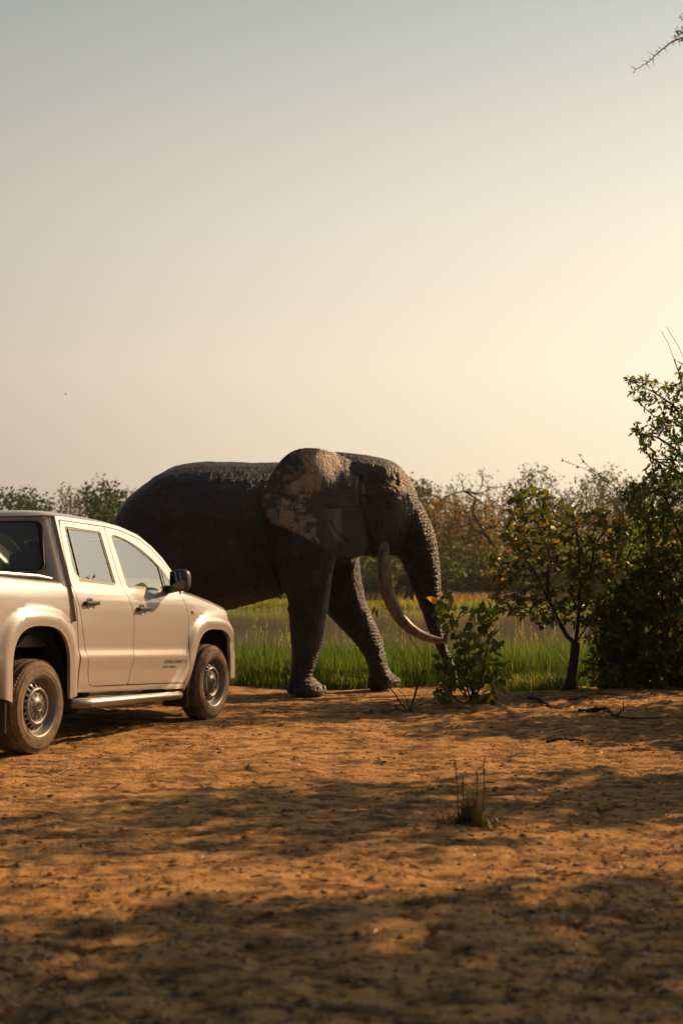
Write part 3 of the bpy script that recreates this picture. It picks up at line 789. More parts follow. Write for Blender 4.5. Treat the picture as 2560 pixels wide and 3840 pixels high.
    # --- door lettering
    for txt, x0, x1, z0, hgt in (('CATHOLIC CHAPLAINCY', 2.078, 2.492, .643, .036), ('KNUST, KUMASI', 2.062, 2.312, .595, .026)):
        cu = bpy.data.curves.new('lettering', 'FONT'); cu.body = txt; cu.size = 1.0; cu.shear = .18; cu.offset = .010; cu.resolution_u = 3
        tmp = bpy.data.objects.new('tmp', cu); COL.objects.link(tmp); bpy.context.view_layer.update()
        me = bpy.data.meshes.new_from_object(tmp.evaluated_get(bpy.context.evaluated_depsgraph_get())); bpy.data.objects.remove(tmp)
        V = np.array([v.co[:] for v in me.vertices]); lo, hi = V.min(0), V.max(0)
        x = x0+(V[:, 0]-lo[0])/(hi[0]-lo[0])*(x1-x0); zb = z0+(V[:, 1]-0.0)/.73*hgt*.9
        W = side_map(1, .0035)(np.column_stack([x, zb-hgt*.4]))
        for v, w in zip(me.vertices, W): v.co = w
        me.update(); me.materials.clear(); o = link('lettering', me, M_INK, truck)
random.seed(4)
build_truck()

# ------------------------------------------------------------------ elephants
def ep(u, v, y):
    """elephant coordinates (x ahead, y left, z up) of an outline point read off the photograph at lateral offset y"""
    p = at(u, v, EY+y); return np.array([p.x, y, p.z])
E_X0 = float(at(700, 1590, EY).x)
def cr_interp(rows, n):
    """Catmull-Rom through rows of numbers"""
    P = np.array(rows, float); m = len(P); out = []
    for i in range(m-1):
        p0, p1, p2, p3 = P[max(i-1, 0)], P[i], P[i+1], P[min(i+2, m-1)]
        for k in range(n):
            t = k/n; out.append(.5*((2*p1)+(-p0+p2)*t+(2*p0-5*p1+4*p2-p3)*t*t+(-p0+3*p1-3*p2+p3)*t**3))
    out.append(P[-1]); return np.array(out)
def loft(rings):
    n = len(rings[0]); V = np.concatenate(rings); F = []
    for i in range(len(rings)-1):
        for k in range(n): k2 = (k+1) % n; F.append((i*n+k, i*n+k2, (i+1)*n+k2, (i+1)*n+k))
    F.append(tuple(range(n-1, -1, -1))); F.append(tuple((len(rings)-1)*n+k for k in range(n)))
    return V, F
def ring_between(A, B, yc, w, n=28, p=2.3):
    """closed section whose in-plane diameter is A-B and whose lateral half width is w"""
    c = (A+B)/2; h = (A-B)/2; out = []
    for k in range(n):
        t = 2*math.pi*k/n; ct, st = math.cos(t), math.sin(t)
        a = math.copysign(abs(ct)**(2/p), ct); b = math.copysign(abs(st)**(2/p), st)
        q = c+h*a; out.append((q[0], yc+w*b, q[2]))
    return np.array(out)
BODY = [(262, 1205, 1300, .20), (272, 1178, 1360, .40), (298, 1143, 1396, .58), (340, 1110, 1410, .70), (400, 1075, 1414, .78), (460, 1064, 1410, .82), (525, 1064, 1402, .83),
        (580, 1066, 1387, .80), (640, 1066, 1368, .72), (700, 1064, 1345, .64), (760, 1064, 1310, .54), (805, 1078, 1288, .42), (840, 1105, 1262, .28)]
HEAD = [(735, 1066, 1180, .26), (765, 1040, 1245, .38), (805, 1041, 1272, .44), (845, 1046, 1277, .45), (882, 1053, 1277, .42), (907, 1063, 1276, .36), (928, 1082, 1268, .30), (944, 1106, 1245, .25), (957, 1133, 1215, .19)]
TRUNK = [((965, 1150), (872, 1200), .27), ((981, 1182), (890, 1242), .255), ((995, 1216), (908, 1272), .235), ((1004, 1250), (920, 1287), .215), ((1009, 1290), (931, 1316), .195), ((1012, 1325), (944, 1347), .175),
         ((1013, 1360), (957, 1376), .155), ((1013, 1395), (968, 1404), .135), ((1014, 1425), (977, 1431), .115), ((1017, 1450), (986, 1456), .10), ((1025, 1480), (999, 1483), .085), ((1036, 1510), (1012, 1512), .075), ((1046, 1537), (1024, 1541), .068), ((1050, 1562), (1030, 1566), .065), ((1047, 1580), (1031, 1584), .06)]
LEGS = {
 'near_fore': (-.52, [(1170, 640, 785, .26), (1240, 630, 788, .31), (1290, 632, 768, .30), (1340, 646, 760, .27), (1390, 661, 754, .25), (1440, 665, 746, .235), (1500, 668, 735, .215), (1535, 668, 724, .205), (1553, 666, 719, .205), (1570, 660, 736, .235), (1584, 657, 749, .25), (1595, 660, 749, .245)]),
 'far_fore': (.42, [(1210, 735, 828, .28), (1290, 742, 826, .28), (1340, 742, 832, .27), (1380, 742, 839, .25), (1415, 755, 853, .235), (1450, 789, 871, .22), (1480, 815, 880, .21), (1510, 836, 887, .205), (1535, 844, 893, .205), (1550, 845, 906, .215), (1563, 843, 921, .225), (1575, 842, 908, .225), (1584, 847, 884, .20)]),
 'near_hind': (-.45, [(1220, 285, 440, .30), (1300, 285, 440, .32), (1360, 300, 430, .29), (1420, 322, 415, .24), (1480, 330, 402, .215), (1540, 334, 398, .20), (1570, 328, 410, .225), (1585, 326, 416, .235), (1594, 329, 414, .23)]),
 'far_hind': (.45, [(1220, 320, 480, .30), (1300, 340, 500, .31), (1360, 375, 495, .28), (1420, 402, 490, .24), (1480, 415, 484, .215), (1540, 420, 482, .20), (1564, 414, 492, .22), (1577, 412, 498, .23), (1585, 414, 496, .225)])}
EAR = [(835, 1082), (800, 1052), (760, 1034), (720, 1027), (688, 1029), (660, 1041), (638, 1062), (620, 1092), (606, 1128), (600, 1152), (607, 1182), (622, 1201), (650, 1214), (690, 1228), (722, 1247), (750, 1265), (776, 1279), (800, 1284), (826, 1281), (843, 1264), (850, 1235), (846, 1190), (838, 1130)]
EAR_S = chaikin(EAR, 2)
def ear_y(u, v):
    t = np.clip((845-u)/245, 0, 1.05)
    return .395 + .42*t**.75 - .25*sstep(u, 715, 835)*(1-sstep(v, 1045, 1135)) + .02*np.sin(u*.045+v*.03) + .03*np.exp(-((v-1035)/22)**2)*(-1)
TUSK = [(880, 1225, .25, .060), (881, 1255, .29, .073), (882, 1285, .315, .077), (885, 1325, .34, .082), (893, 1362, .355, .083), (908, 1400, .36, .080), (932, 1434, .35, .074), (965, 1458, .32, .064), (1000, 1470, .28, .050), (1018, 1471, .26, .038), (1028, 1468, .25, .018)]
CREASE = [  # (polyline in photo units, depth m, width m)
 ([(828, 1095), (824, 1130), (832, 1165), (842, 1205), (850, 1245), (858, 1268)], .028, .020), ([(866, 1195), (860, 1222), (868, 1250), (874, 1262)], .018, .014), ([(882, 1180), (874, 1205), (870, 1228)], .012, .012),
 ([(836, 1140), (858, 1146), (882, 1140), (902, 1122)], .022, .016), ([(880, 1153), (892, 1149), (905, 1154)], .009, .007), ([(878, 1166), (890, 1173), (904, 1168)], .010, .007), ([(872, 1174), (888, 1183), (908, 1176)], .007, .008),
 ([(870, 1190), (890, 1194), (912, 1188)], .006, .007), ([(905, 1128), (912, 1110), (910, 1090)], .012, .02), ([(745, 1125), (772, 1132), (800, 1122), (818, 1126)], .012, .012), ([(760, 1155), (790, 1168), (820, 1165)], .010, .010),
 ([(622, 1208), (610, 1260), (598, 1310), (585, 1345)], .022, .022), ([(604, 1215), (592, 1265), (578, 1320)], .016, .020), ([(640, 1225), (628, 1262), (632, 1310), (650, 1358), (664, 1392)], .020, .020),
 ([(590, 1200), (580, 1250), (566, 1300)], .012, .018), ([(868, 1262), (885, 1270), (905, 1266)], .010, .012), ([(756, 1200), (775, 1230), (800, 1250)], .008, .02),
 ([(676, 1540), (695, 1548), (716, 1546)], .012, .010), ([(670, 1400), (690, 1420), (690, 1460)], .010, .012), ([(700, 1390), (716, 1430), (712, 1480)], .010, .012)]

def build_elephant_mesh(voxel, detail=True):
    parts = []
    rows = cr_interp(BODY, 4)
    parts.append(loft([ring_between(ep(u, vt, 0), ep(u, vb, 0), 0, w, 32, 2.15) for u, vt, vb, w in rows]))
    rows = cr_interp(HEAD, 4)
    parts.append(loft([ring_between(ep(u, vt, 0), ep(u, vb, 0), 0, w, 28, 2.25) for u, vt, vb, w in rows]))
    rows = cr_interp([(*a, *b, w) for a, b, w in TRUNK], 5)
    rings = [ring_between(ep(a, b, 0), ep(c, d, 0), 0, w, 24, 2.1) for a, b, c, d, w in rows]
    parts.append(loft(rings)); spine = np.array([r.mean(0) for r in rings]); srad = np.array([r[4] for r in rows])
    for k, (y, rows) in LEGS.items():
        rs = cr_interp(rows, 4); parts.append(loft([ring_between(ep(ul, v, y), ep(ur, v, y), y, w, 24, 2.3) for v, ul, ur, w in rs]))
    parts.append(loft([ring_between(ep(848+i*6, 1245, 0), ep(846+i*6, b, 0), 0, w, 16) for i, (b, w) in enumerate(((1264, .10), (1278, .15), (1284, .16), (1282, .15), (1274, .12), (1264, .08)))]))   # lower jaw
    # ears: curved plates
    for s in (-1, 1):
        lp = densify(EAR_S, 7); B = np.array(lp)
        gx, gy = np.meshgrid(np.arange(600, 855, 9), np.arange(1025, 1288, 9)); G = np.column_stack([gx.ravel(), gy.ravel()])
        G = G[in_poly(G, lp)]; G = G[seg_dist(G, lp) > 4.5]
        n = len(lp); vo, eo, fo, *_ = delaunay_2d_cdt([Vector(p) for p in lp]+[Vector(g) for g in G], [(i, (i+1) % n) for i in range(n)], [], 2, 1e-5)
        A = np.array([(v.x, v.y) for v in vo]); yy = ear_y(A[:, 0], A[:, 1]); d = seg_dist(A, lp)
        rip = .014*vnoise(A, .035, 4)*sstep(d, 0, 30)
        tk = .016+.016*sstep(d, 0, 25)
        Vn = np.array([ep(u, v, -y) for (u, v), y in zip(A, yy)])
        Vf = Vn.copy(); Vf[:, 1] += rip-tk; Vb = Vn.copy(); Vb[:, 1] += rip+tk
        if s > 0:
            Vf[:, 1] *= -1; Vb[:, 1] *= -1
        F = []; m = len(A); cnt = {}
        for f in fo:
            F.append(tuple(f)); F.append(tuple(i+m for i in f[::-1]))
            for i in range(3): cnt[(f[i], f[(i+1) % 3])] = 1
        for (a, b) in cnt:
            if (b, a) not in cnt: F.append((b, a, a+m, b+m))
        parts.append((np.concatenate([Vf, Vb]), F))
    # tail
    tail = [ep(266, 1205, 0), ep(256, 1240, 0), ep(250, 1300, 0), ep(252, 1370, 0), ep(256, 1440, 0), ep(258, 1475, 0)]
    b = MB()
    for V, F in parts: b.add(V, F)
    b.tube([Vector(p) for p in tail], [.07, .055, .042, .034, .03, .045], 10)
    me = bpy.data.meshes.new('raw'); me.from_pydata(b.V, [], b.F)
    bm = bmesh.new(); bm.from_mesh(me); bmesh.ops.recalc_face_normals(bm, faces=bm.faces[:]); bm.to_mesh(me); bm.free()
    o = bpy.data.objects.new('raw', me); COL.objects.link(o)
    md = o.modifiers.new('r', 'REMESH'); md.mode = 'VOXEL'; md.voxel_size = voxel; md.use_smooth_shade = True
    md = o.modifiers.new('s', 'SMOOTH'); md.factor = .5; md.iterations = 10 if detail else 2
    bpy.context.view_layer.update()
    me2 = bpy.data.meshes.new_from_object(o.evaluated_get(bpy.context.evaluated_depsgraph_get())); bpy.data.objects.remove(o)
    n = len(me2.vertices); V = np.zeros(n*3, np.float32); me2.vertices.foreach_get('co', V); V = V.reshape(-1, 3).astype(float)
    NN = np.zeros(n*3, np.float32); me2.vertices.foreach_get('normal', NN); NN = NN.reshape(-1, 3).astype(float)
    # photo-unit coordinates of every vertex (through the middle plane, so they are plain scaled x/z)
    k = EY/FOC*1.632653; U = 784 + V[:, 0]/k; p1590 = at(700, 1590, EY)
    # exact inverse of `at` for a point at its own depth
    Yd = EY+V[:, 1]; dz = V[:, 2]-CAM_H; dep = Yd*math.cos(PITCH)+dz*math.sin(PITCH); upc = -Yd*math.sin(PITCH)+dz*math.cos(PITCH)
    U = (1280+FOC*V[:, 0]/dep)/1.632653; W = (1920-FOC*upc/dep)/1.632653
    UV = np.column_stack([U, W])
    # trunk coordinate
    seg = np.linalg.norm(np.diff(spine, axis=0), axis=1); arc = np.concatenate([[0], np.cumsum(seg)])
    tw = np.zeros(n); ts = np.zeros(n)
    cand = (U > 860) & (W > 1080)
    D = np.linalg.norm(V[cand][:, None, :]-spine[None], axis=2); j = D.argmin(1)
    # refine along the tangent
    tg = np.gradient(spine, axis=0); tg /= np.linalg.norm(tg, axis=1)[:, None]
    ts[cand] = arc[j]+((V[cand]-spine[j])*tg[j]).sum(1)
    tw[cand] = np.clip(1.15-D[np.arange(len(j)), j]/np.maximum(srad[j]*1.9, .13), 0, .45)/.45*sstep(U[cand]+(W[cand]-1150)*.35, 925, 985)
    disp = np.zeros(n)
    near = V[:, 1] < -.05
    ear = in_poly(UV, EAR_S) & (V[:, 1] < -.42)
    if detail:
        # big folds drawn on the near flank and face (mirrored to the far one)
        Us = UV.copy(); yy = -V[:, 1]
        for sgn in (1, -1):
            if sgn < 0:
                dep2 = (EY-V[:, 1])*math.cos(PITCH)+dz*math.sin(PITCH); Us = np.column_stack([(1280+FOC*V[:, 0]/dep2)/1.632653, W])
            sel = (V[:, 1]*sgn < -.02)
            for pl, dpt, wd in CREASE:
                P = np.array(pl); mm = sel & (Us[:, 0] > P[:, 0].min()-20) & (Us[:, 0] < P[:, 0].max()+20) & (Us[:, 1] > P[:, 1].min()-20) & (Us[:, 1] < P[:, 1].max()+20)
                if mm.any():
                    d = seg_dist(Us[mm], P, False)*k
                    disp[mm] += -dpt*np.exp(-(d/wd)**2) + .45*dpt*np.exp(-((d-wd*2.2)/(wd*1.3))**2)
        # brow, cheek bone, temple hollow, eye socket
        g = lambda u, v, ru, rv: np.exp(-((U-u)/ru)**2-((W-v)/rv)**2)*(np.abs(V[:, 1]) > .12)
        disp += .045*g(893, 1128, 26, 12) + .03*g(880, 1235, 30, 24) - .05*g(858, 1105, 22, 20) - .018*g(893, 1161, 11, 8) - .03*g(842, 1165, 12, 30)
        # spine and hip bones
        disp += .02*np.exp(-(V[:, 1]/.10)**2)*sstep(NN[:, 2], .3, .9)*(U < 640) + .035*np.exp(-((U-372)/36)**2-((W-1105)/22)**2)*(np.abs(V[:, 1]) > .2)
        # trunk rings: uneven folds, deeper along the front
        ph = ts/.055+.8*vnoise(V, 1.8, 8)+.35*vnoise(V, 7, 18); saw = np.abs((ph % 1.0)-.5)*2
        front = sstep(NN[:, 0], -.3, .5)
        disp += tw*(.009*(sstep(saw, .0, .45)-.7))*(.7+.5*front)
        # loose wrinkled skin: folds that follow the limbs
        loose = (1-.6*ear)*(1-.6*tw)*(1-.6*sstep(NN[:, 2], .3, .75))
        disp += loose*(.010*fbm(V*np.array([1, 1, .55]), 3.2, 3, 61) + .010*(np.abs(vnoise(V*np.array([1.9, 1.2, .55])+.08*np.column_stack([vnoise(V, 4, 5)]*3), 11, 71))-.3) + .006*(np.abs(vnoise(V*np.array([.8, 1, 1.3]), 24, 75))-.3))
        leg = sstep(W, 1330, 1420)*(1-tw)
        phl = V[:, 2]/.042+.9*vnoise(V, 5, 28); disp += leg*.007*(np.abs((phl % 1.0)-.5)*2-.5)
        fore = np.exp(-((W-1095)/50)**2)*sstep(U, 880, 935)*(~ear); disp += fore*.010*np.clip(vnoise(V, 24, 91)-.2, 0, 1)   # clods of mud on the brow
        back = sstep(NN[:, 2], .5, .9)*(U < 900); disp += back*.012*np.clip(vnoise(V, 20, 93)-.62, 0, 1)
    V2 = V+NN*disp[:, None]; V2[:, 2] = np.maximum(V2[:, 2], -.012)
    me2.vertices.foreach_set('co', V2.astype(np.float32).ravel())
    # pigment: the ear's pale, pink-blotched margin
    ctr = np.interp(W, [1030, 1050, 1085, 1115, 1150, 1190, 1225, 1255], [745, 752, 728, 700, 690, 690, 705, 722])
    wid = np.interp(W, [1030, 1060, 1100, 1150, 1200, 1250], [60, 46, 34, 34, 40, 22])
    nz = fbm(V, 5.5, 4, 14)
    pale = 1-sstep(np.abs(U-ctr)/wid+nz*.75, .65, 1.0)
    bl = sstep(fbm(V, 15, 3, 44), .18, .42); pale = pale*(1-.85*bl*sstep(W, 1105, 1130))
    pale = np.maximum(pale, .45*sstep(fbm(V, 17, 3, 47), .05, .4)*(U < ctr))*ear
    face = np.maximum((1-sstep(np.hypot((U-868)/75, (W-1190)/95), .6, 1.05)), ear*sstep(U-ctr, 5, 40)*.9)*(W < 1300)
    dust = np.clip(.75*np.exp(-((U-925)/32)**2-((W-1105)/60)**2)+.35*np.exp(-((U-860)/60)**2-((W-1048)/14)**2), 0, 1)*(.25+.75*sstep(fbm(V, 13, 3, 83), -.25, .35))*(NN[:, 0]*.8+NN[:, 2]*.6 > .15)*(~ear)
    dust = np.maximum(dust, .30*tw*sstep(NN[:, 0], .2, .8))
    for nm, a in (('back', sstep(NN[:, 2], .25, .7)*(U < 900)), ('dust', dust), ('pale', pale), ('tw', tw), ('ts', ts), ('face', face), ('ear', ear.astype(float))):
        at_ = me2.attributes.new(nm, 'FLOAT', 'POINT'); at_.data.foreach_set('value', np.asarray(a, np.float32))
    # move the origin to the ground under the shoulder
    off = np.array([E_X0, 0, 0]); me2.vertices.foreach_set('co', (V2-off).astype(np.float32).ravel())
    me2.polygons.foreach_set('use_smooth', np.ones(len(me2.polygons), bool)); me2.update()
    return me2

def skin_material():
    m, N, L, b = mat('elephant_skin')
    t = N.new('ShaderNodeTexCoord'); o = t.outputs['Object']
    def attr(n): a = N.new('ShaderNodeAttribute'); a.attribute_name = n; return a.outputs['Fac']
    n1 = tex(N, L, 'ShaderNodeTexNoise', 2.3, o, Detail=6, Roughness=.65)
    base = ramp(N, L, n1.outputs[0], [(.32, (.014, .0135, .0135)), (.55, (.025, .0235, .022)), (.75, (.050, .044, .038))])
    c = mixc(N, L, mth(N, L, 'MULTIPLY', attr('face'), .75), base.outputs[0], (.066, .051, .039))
    dry = tex(N, L, 'ShaderNodeTexNoise', 5.0, o, Detail=8, Roughness=.75)
    dm = ramp(N, L, dry.outputs[0], [(.52, 0.0), (.66, 1.0)])
    c = mixc(N, L, mth(N, L, 'MULTIPLY', dm.outputs[0], .55), c, (.115, .09, .066))
    spk = tex(N, L, 'ShaderNodeTexNoise', 60.0, o, Detail=3)
    c = mixc(N, L, attr('dust'), c, (.24, .165, .105))
    pc = ramp(N, L, spk.outputs[0], [(.36, (.13, .098, .072)), (.64, (.32, .245, .175))])
    c = mixc(N, L, attr('pale'), c, pc.outputs[0]); L.new(c, b.inputs['Base Color'])
    rr = ramp(N, L, dry.outputs[0], [(.35, .34), (.65, .62)]); L.new(rr.outputs[0], b.inputs['Roughness'])
    b.inputs['Specular IOR Level'].default_value = .45
    # cracked hide: two sizes of cells, drawn out across the trunk
    v1 = tex(N, L, 'ShaderNodeTexVoronoi', 46, o); v1.feature = 'DISTANCE_TO_EDGE'
    w = N.new('ShaderNodeVectorMath'); w.operation = 'MULTIPLY'; L.new(o, w.inputs[0]); w.inputs[1].default_value = (1.0, 1.0, .55)
    ds = N.new('ShaderNodeVectorMath'); ds.operation = 'ADD'; L.new(w.outputs[0], ds.inputs[0]); 
    sc = N.new('ShaderNodeVectorMath'); sc.operation = 'SCALE'; L.new(dry.outputs['Color'], sc.inputs[0]); sc.inputs['Scale'].default_value = .05; L.new(sc.outputs[0], ds.inputs[1])
    v2 = tex(N, L, 'ShaderNodeTexVoronoi', 20, ds.outputs[0]); v2.feature = 'DISTANCE_TO_EDGE'
    h1 = ramp(N, L, v1.outputs['Distance'], [(0, 0.0), (.16, 1.0)]); h2 = ramp(N, L, v2.outputs['Distance'], [(0, 0.0), (.14, 1.0)])
    # trunk: cross folds every couple of centimetres
    cb = N.new('ShaderNodeCombineXYZ'); L.new(mth(N, L, 'MULTIPLY', attr('ts'), 27.0), cb.inputs[0])
    s = N.new('ShaderNodeSeparateXYZ'); L.new(o, s.inputs[0]); L.new(mth(N, L, 'MULTIPLY', s.outputs[1], 11.0), cb.inputs[1]); L.new(mth(N, L, 'MULTIPLY', s.outputs[0], 11.0), cb.inputs[2])
    v3 = tex(N, L, 'ShaderNodeTexVoronoi', 1.0, cb.outputs[0], Randomness=.8); v3.feature = 'DISTANCE_TO_EDGE'
    h3 = ramp(N, L, v3.outputs['Distance'], [(0, 0.0), (.22, 1.0)])
    earf = mth(N, L, 'SUBTRACT', 1.0, mth(N, L, 'MULTIPLY', attr('ear'), .75))
    hA = mth(N, L, 'ADD', mth(N, L, 'MULTIPLY', h1.outputs[0], .45), h2.outputs[0])
    hA = mth(N, L, 'MULTIPLY', hA, earf)
    hB = mth(N, L, 'MULTIPLY', h3.outputs[0], mth(N, L, 'MULTIPLY', attr('tw'), 2.2))
    fine = mth(N, L, 'MULTIPLY', spk.outputs[0], .35)
    h = mth(N, L, 'ADD', mth(N, L, 'ADD', hA, hB), fine)
    h = mth(N, L, 'MULTIPLY', h, mth(N, L, 'SUBTRACT', 1.0, mth(N, L, 'MULTIPLY', attr('back'), .55)))
    bump(N, L, b, h, 1.0, .009)
    return m
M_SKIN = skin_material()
def ivory():
    m, N, L, b = mat('worn_ivory')
    t = N.new('ShaderNodeTexCoord'); mp = N.new('ShaderNodeMapping'); mp.inputs['Scale'].default_value = (1, 1, .45); L.new(t.outputs['Object'], mp.inputs[0])
    n = tex(N, L, 'ShaderNodeTexNoise', 9, mp.outputs[0], Detail=7, Roughness=.7)
    c = ramp(N, L, n.outputs[0], [(.34, (.035, .027, .021)), (.49, (.19, .135, .09)), (.74, (.33, .25, .18))])
    L.new(c.outputs[0], b.inputs['Base Color']); b.inputs['Roughness'].default_value = .45; bump(N, L, b, n.outputs[0], .3, .01)
    return m
M_IVORY = ivory(); M_EYE = simple('dark_eye', (.012, .008, .006), .06, 0, 1); M_NAIL = simple('toenail', (.12, .095, .075), .6)
def dress_elephant(root, body):
    off = np.array([E_X0, 0, 0])
    for s in (-1, 1):
        b = MB(); pts = [Vector(ep(u, v, -y)-off) for u, v, y, r in cr_interp(TUSK, 5)]; rr = [max(.004, q[3]*.92) for q in cr_interp(TUSK, 5)]
        if s > 0: pts = [Vector((p.x, -p.y, p.z)) for p in pts]
        b.tube(pts, rr, 20); b.build('tusk', M_IVORY, root)
        # eye seated in its socket
        P = Vector(ep(892, 1161, -.40)-off)
        best = None
        hit, loc, nrm_, fi = body.ray_cast(Vector((P.x, s*3.0, P.z)), Vector((0, -s, 0)))
        e = loc if hit else Vector((P.x, s*.4, P.z))
        bm = bmesh.new(); bmesh.ops.create_uvsphere(bm, u_segments=20, v_segments=14, radius=.034); me = bpy.data.meshes.new('eye'); bm.to_mesh(me); bm.free()
        for p in me.polygons: p.use_smooth = True
        link('eye', me, M_EYE, root, (e.x, e.y-s*.012, e.z))
        b = MB(); lid = []
        for k in range(9):
            a = math.pi*(k/8); lid.append((e.x+.046*math.cos(a), e.y+s*.010*math.sin(a)+s*.006, e.z+.006+.026*math.sin(a)))
        b.tube(lid, [.006]+[.014]*7+[.006], 8); 
        lid = [(e.x+.046*math.cos(a), e.y+s*.006*math.sin(a)+s*.004, e.z-.004-.026*math.sin(a)) for a in np.linspace(0, math.pi, 9)]
        b.tube(lid, [.005]+[.011]*7+[.005], 8); b.build('eyelid', M_SKIN, root)
    # toenails round the front of every foot
    for (y, u0, u1, v) in ((-.52, 657, 748, 1583), (.42, 843, 914, 1566), (-.45, 326, 415, 1583), (.45, 412, 497, 1575)):
        a = ep(u0, v, y)-off; b_ = ep(u1, v, y)-off; c = (a+b_)/2; rx = (b_[0]-a[0])/2
        for k in (-1.1, -.45, .2, .75):
            ang = k if y > 0 else -k
            b = MB(); b.box((0, 0, 0), (.05, .085, .09), .02)
            o = b.build('toenail', M_NAIL, root); o.location = (c[0]+rx*.93*math.cos(k), y+.225*math.sin(ang), max(c[2], .045)); o.rotation_euler = (0, -.25, math.atan2(.225*math.sin(ang), rx*math.cos(k)))

def build_elephants():
    el = empty('elephant', (E_X0, EY, 0))
    tag(el, 'large dark grey elephant with a long curved tusk striding past the pickup', 'elephant')
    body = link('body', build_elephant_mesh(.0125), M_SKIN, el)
    bpy.context.view_layer.update()
    dress_elephant(el, body)
    # two more of the herd on the far bank
    lowm = build_elephant_mesh(.05, False); lowm.materials.append(simple('shade_dark_hide', (.010, .012, .014), .85, spec=.12))  # far elephants' shade is painted in as a near-black hide colour
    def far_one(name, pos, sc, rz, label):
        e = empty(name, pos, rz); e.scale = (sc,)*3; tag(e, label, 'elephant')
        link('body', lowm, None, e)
        off = np.array([E_X0, 0, 0])
        for s in (-1, 1):
            b = MB(); T = cr_interp(TUSK, 2)[:14]; pts = [Vector(ep(u, v, -y)-off) for u, v, y, r in T]; pts = [Vector((p.x, s*abs(p.y), p.z)) for p in pts]
            b.tube(pts, [max(.004, q[3]) for q in T], 8); b.build('tusk', M_IVORY, e)
        return e
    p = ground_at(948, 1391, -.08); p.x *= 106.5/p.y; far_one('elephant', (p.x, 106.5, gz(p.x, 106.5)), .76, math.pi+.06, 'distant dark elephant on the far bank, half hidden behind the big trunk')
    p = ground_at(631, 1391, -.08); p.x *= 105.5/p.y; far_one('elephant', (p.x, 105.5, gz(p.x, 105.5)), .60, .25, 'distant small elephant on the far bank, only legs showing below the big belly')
build_elephants()

# ------------------------------------------------------------------ vegetation tools
def colonize(nodes, parents, attr, step, di, dk, maxit=160, trop=(0, 0, 0), seed=0):
    """space colonisation: grow twigs from the given skeleton towards a cloud of points"""
    rg = np.random.default_rng(seed)
    P = [np.array(n, float) for n in nodes]; par = list(parents); A = np.array(attr, float)
    nd = np.full(len(A), 1e9); nn = np.zeros(len(A), int)
    arr = np.array(P)
    D = np.linalg.norm(A[:, None]-arr[None], axis=2); nn = D.argmin(1); nd = D.min(1)
    alive = np.ones(len(A), bool); used = {}
    for it in range(maxit):
        m = alive & (nd < di)
        if not m.any():
            if alive.any(): di *= 1.5
            if di > 50 or not alive.any(): break
            continue
        src = nn[m]; base = np.array(P)[src]; d = A[m]-base; d /= np.maximum(np.linalg.norm(d, axis=1), 1e-9)[:, None]
        new = []
        for k in np.unique(src):
            v = d[src == k].sum(0); v += np.array(trop)+rg.normal(0, .12, 3); L_ = np.linalg.norm(v)
            if L_ < 1e-6: continue
            q = P[k]+v/L_*step
            if used.get(k, 0) > 3: continue
            used[k] = used.get(k, 0)+1; par.append(int(k)); P.append(q); new.append(len(P)-1)
        if not new: break
        arr = np.array([P[i] for i in new]); idx = np.where(alive)[0]
        D = np.linalg.norm(A[idx][:, None]-arr[None], axis=2); j = D.argmin(1); dm = D[np.arange(len(j)), j]
        up = dm < nd[idx]; nd[idx[up]] = dm[up]; nn[idx[up]] = np.array(new)[j[up]]
        alive[idx[dm < dk]] = False
    return np.array(P), np.array(par)
def radii(par, tip, expo=2.2, rmax=None):
    n = len(par); r = np.zeros(n); acc = np.zeros(n)
    for i in range(n-1, -1, -1):
        r[i] = acc[i]**(1/expo) if acc[i] > 0 else tip
        if par[i] >= 0: acc[par[i]] += r[i]**expo
    if rmax: r = tip + (r-tip)*min(1, (rmax-tip)/max(r.max()-tip, 1e-9))
    return r
def skeleton_mesh(name, P, par, r, sides=5, minr=0.0):
    n = len(P); V = []; F = []; kids = [[] for _ in range(n)]
    for i in range(n):
        if par[i] >= 0: kids[par[i]].append(i)
    main = [max(k, key=lambda q: r[q]) if k else -1 for k in kids]
    ring = {}; frame = {}
    def put(c, t, N0, rad):
        N_ = N0-t*N0.dot(t)
        N_ = N_.normalized() if N_.length > 1e-4 else t.orthogonal().normalized()
        B = t.cross(N_); s = len(V)
        for k in range(sides):
            a = 2*math.pi*k/sides; V.append(c+(N_*math.cos(a)+B*math.sin(a))*rad)
        return s, N_
    for i in range(n):
        c = Vector(P[i]); p = par[i]
        if p < 0:
            k = main[i]; t = (Vector(P[k])-c).normalized() if k >= 0 else Vector((0, 0, 1))
            ring[i], frame[i] = put(c, t, t.orthogonal(), r[i]); continue
        if r[i] < minr: continue
        pc = Vector(P[p]); t = (c-pc).normalized() if (c-pc).length > 1e-7 else Vector((0, 0, 1))
        if p not in frame: continue
        if main[p] == i: s0 = ring[p]
        else: s0, _ = put(pc, t, frame[p], min(r[p], r[i]*1.15))
        s1, frame[i] = put(c, t, frame[p], r[i]); ring[i] = s1
        for k in range(sides): k2 = (k+1) % sides; F.append((s0+k, s0+k2, s1+k2, s1+k))
    return mesh_np(name, np.array([v[:] for v in V]), np.array(F))
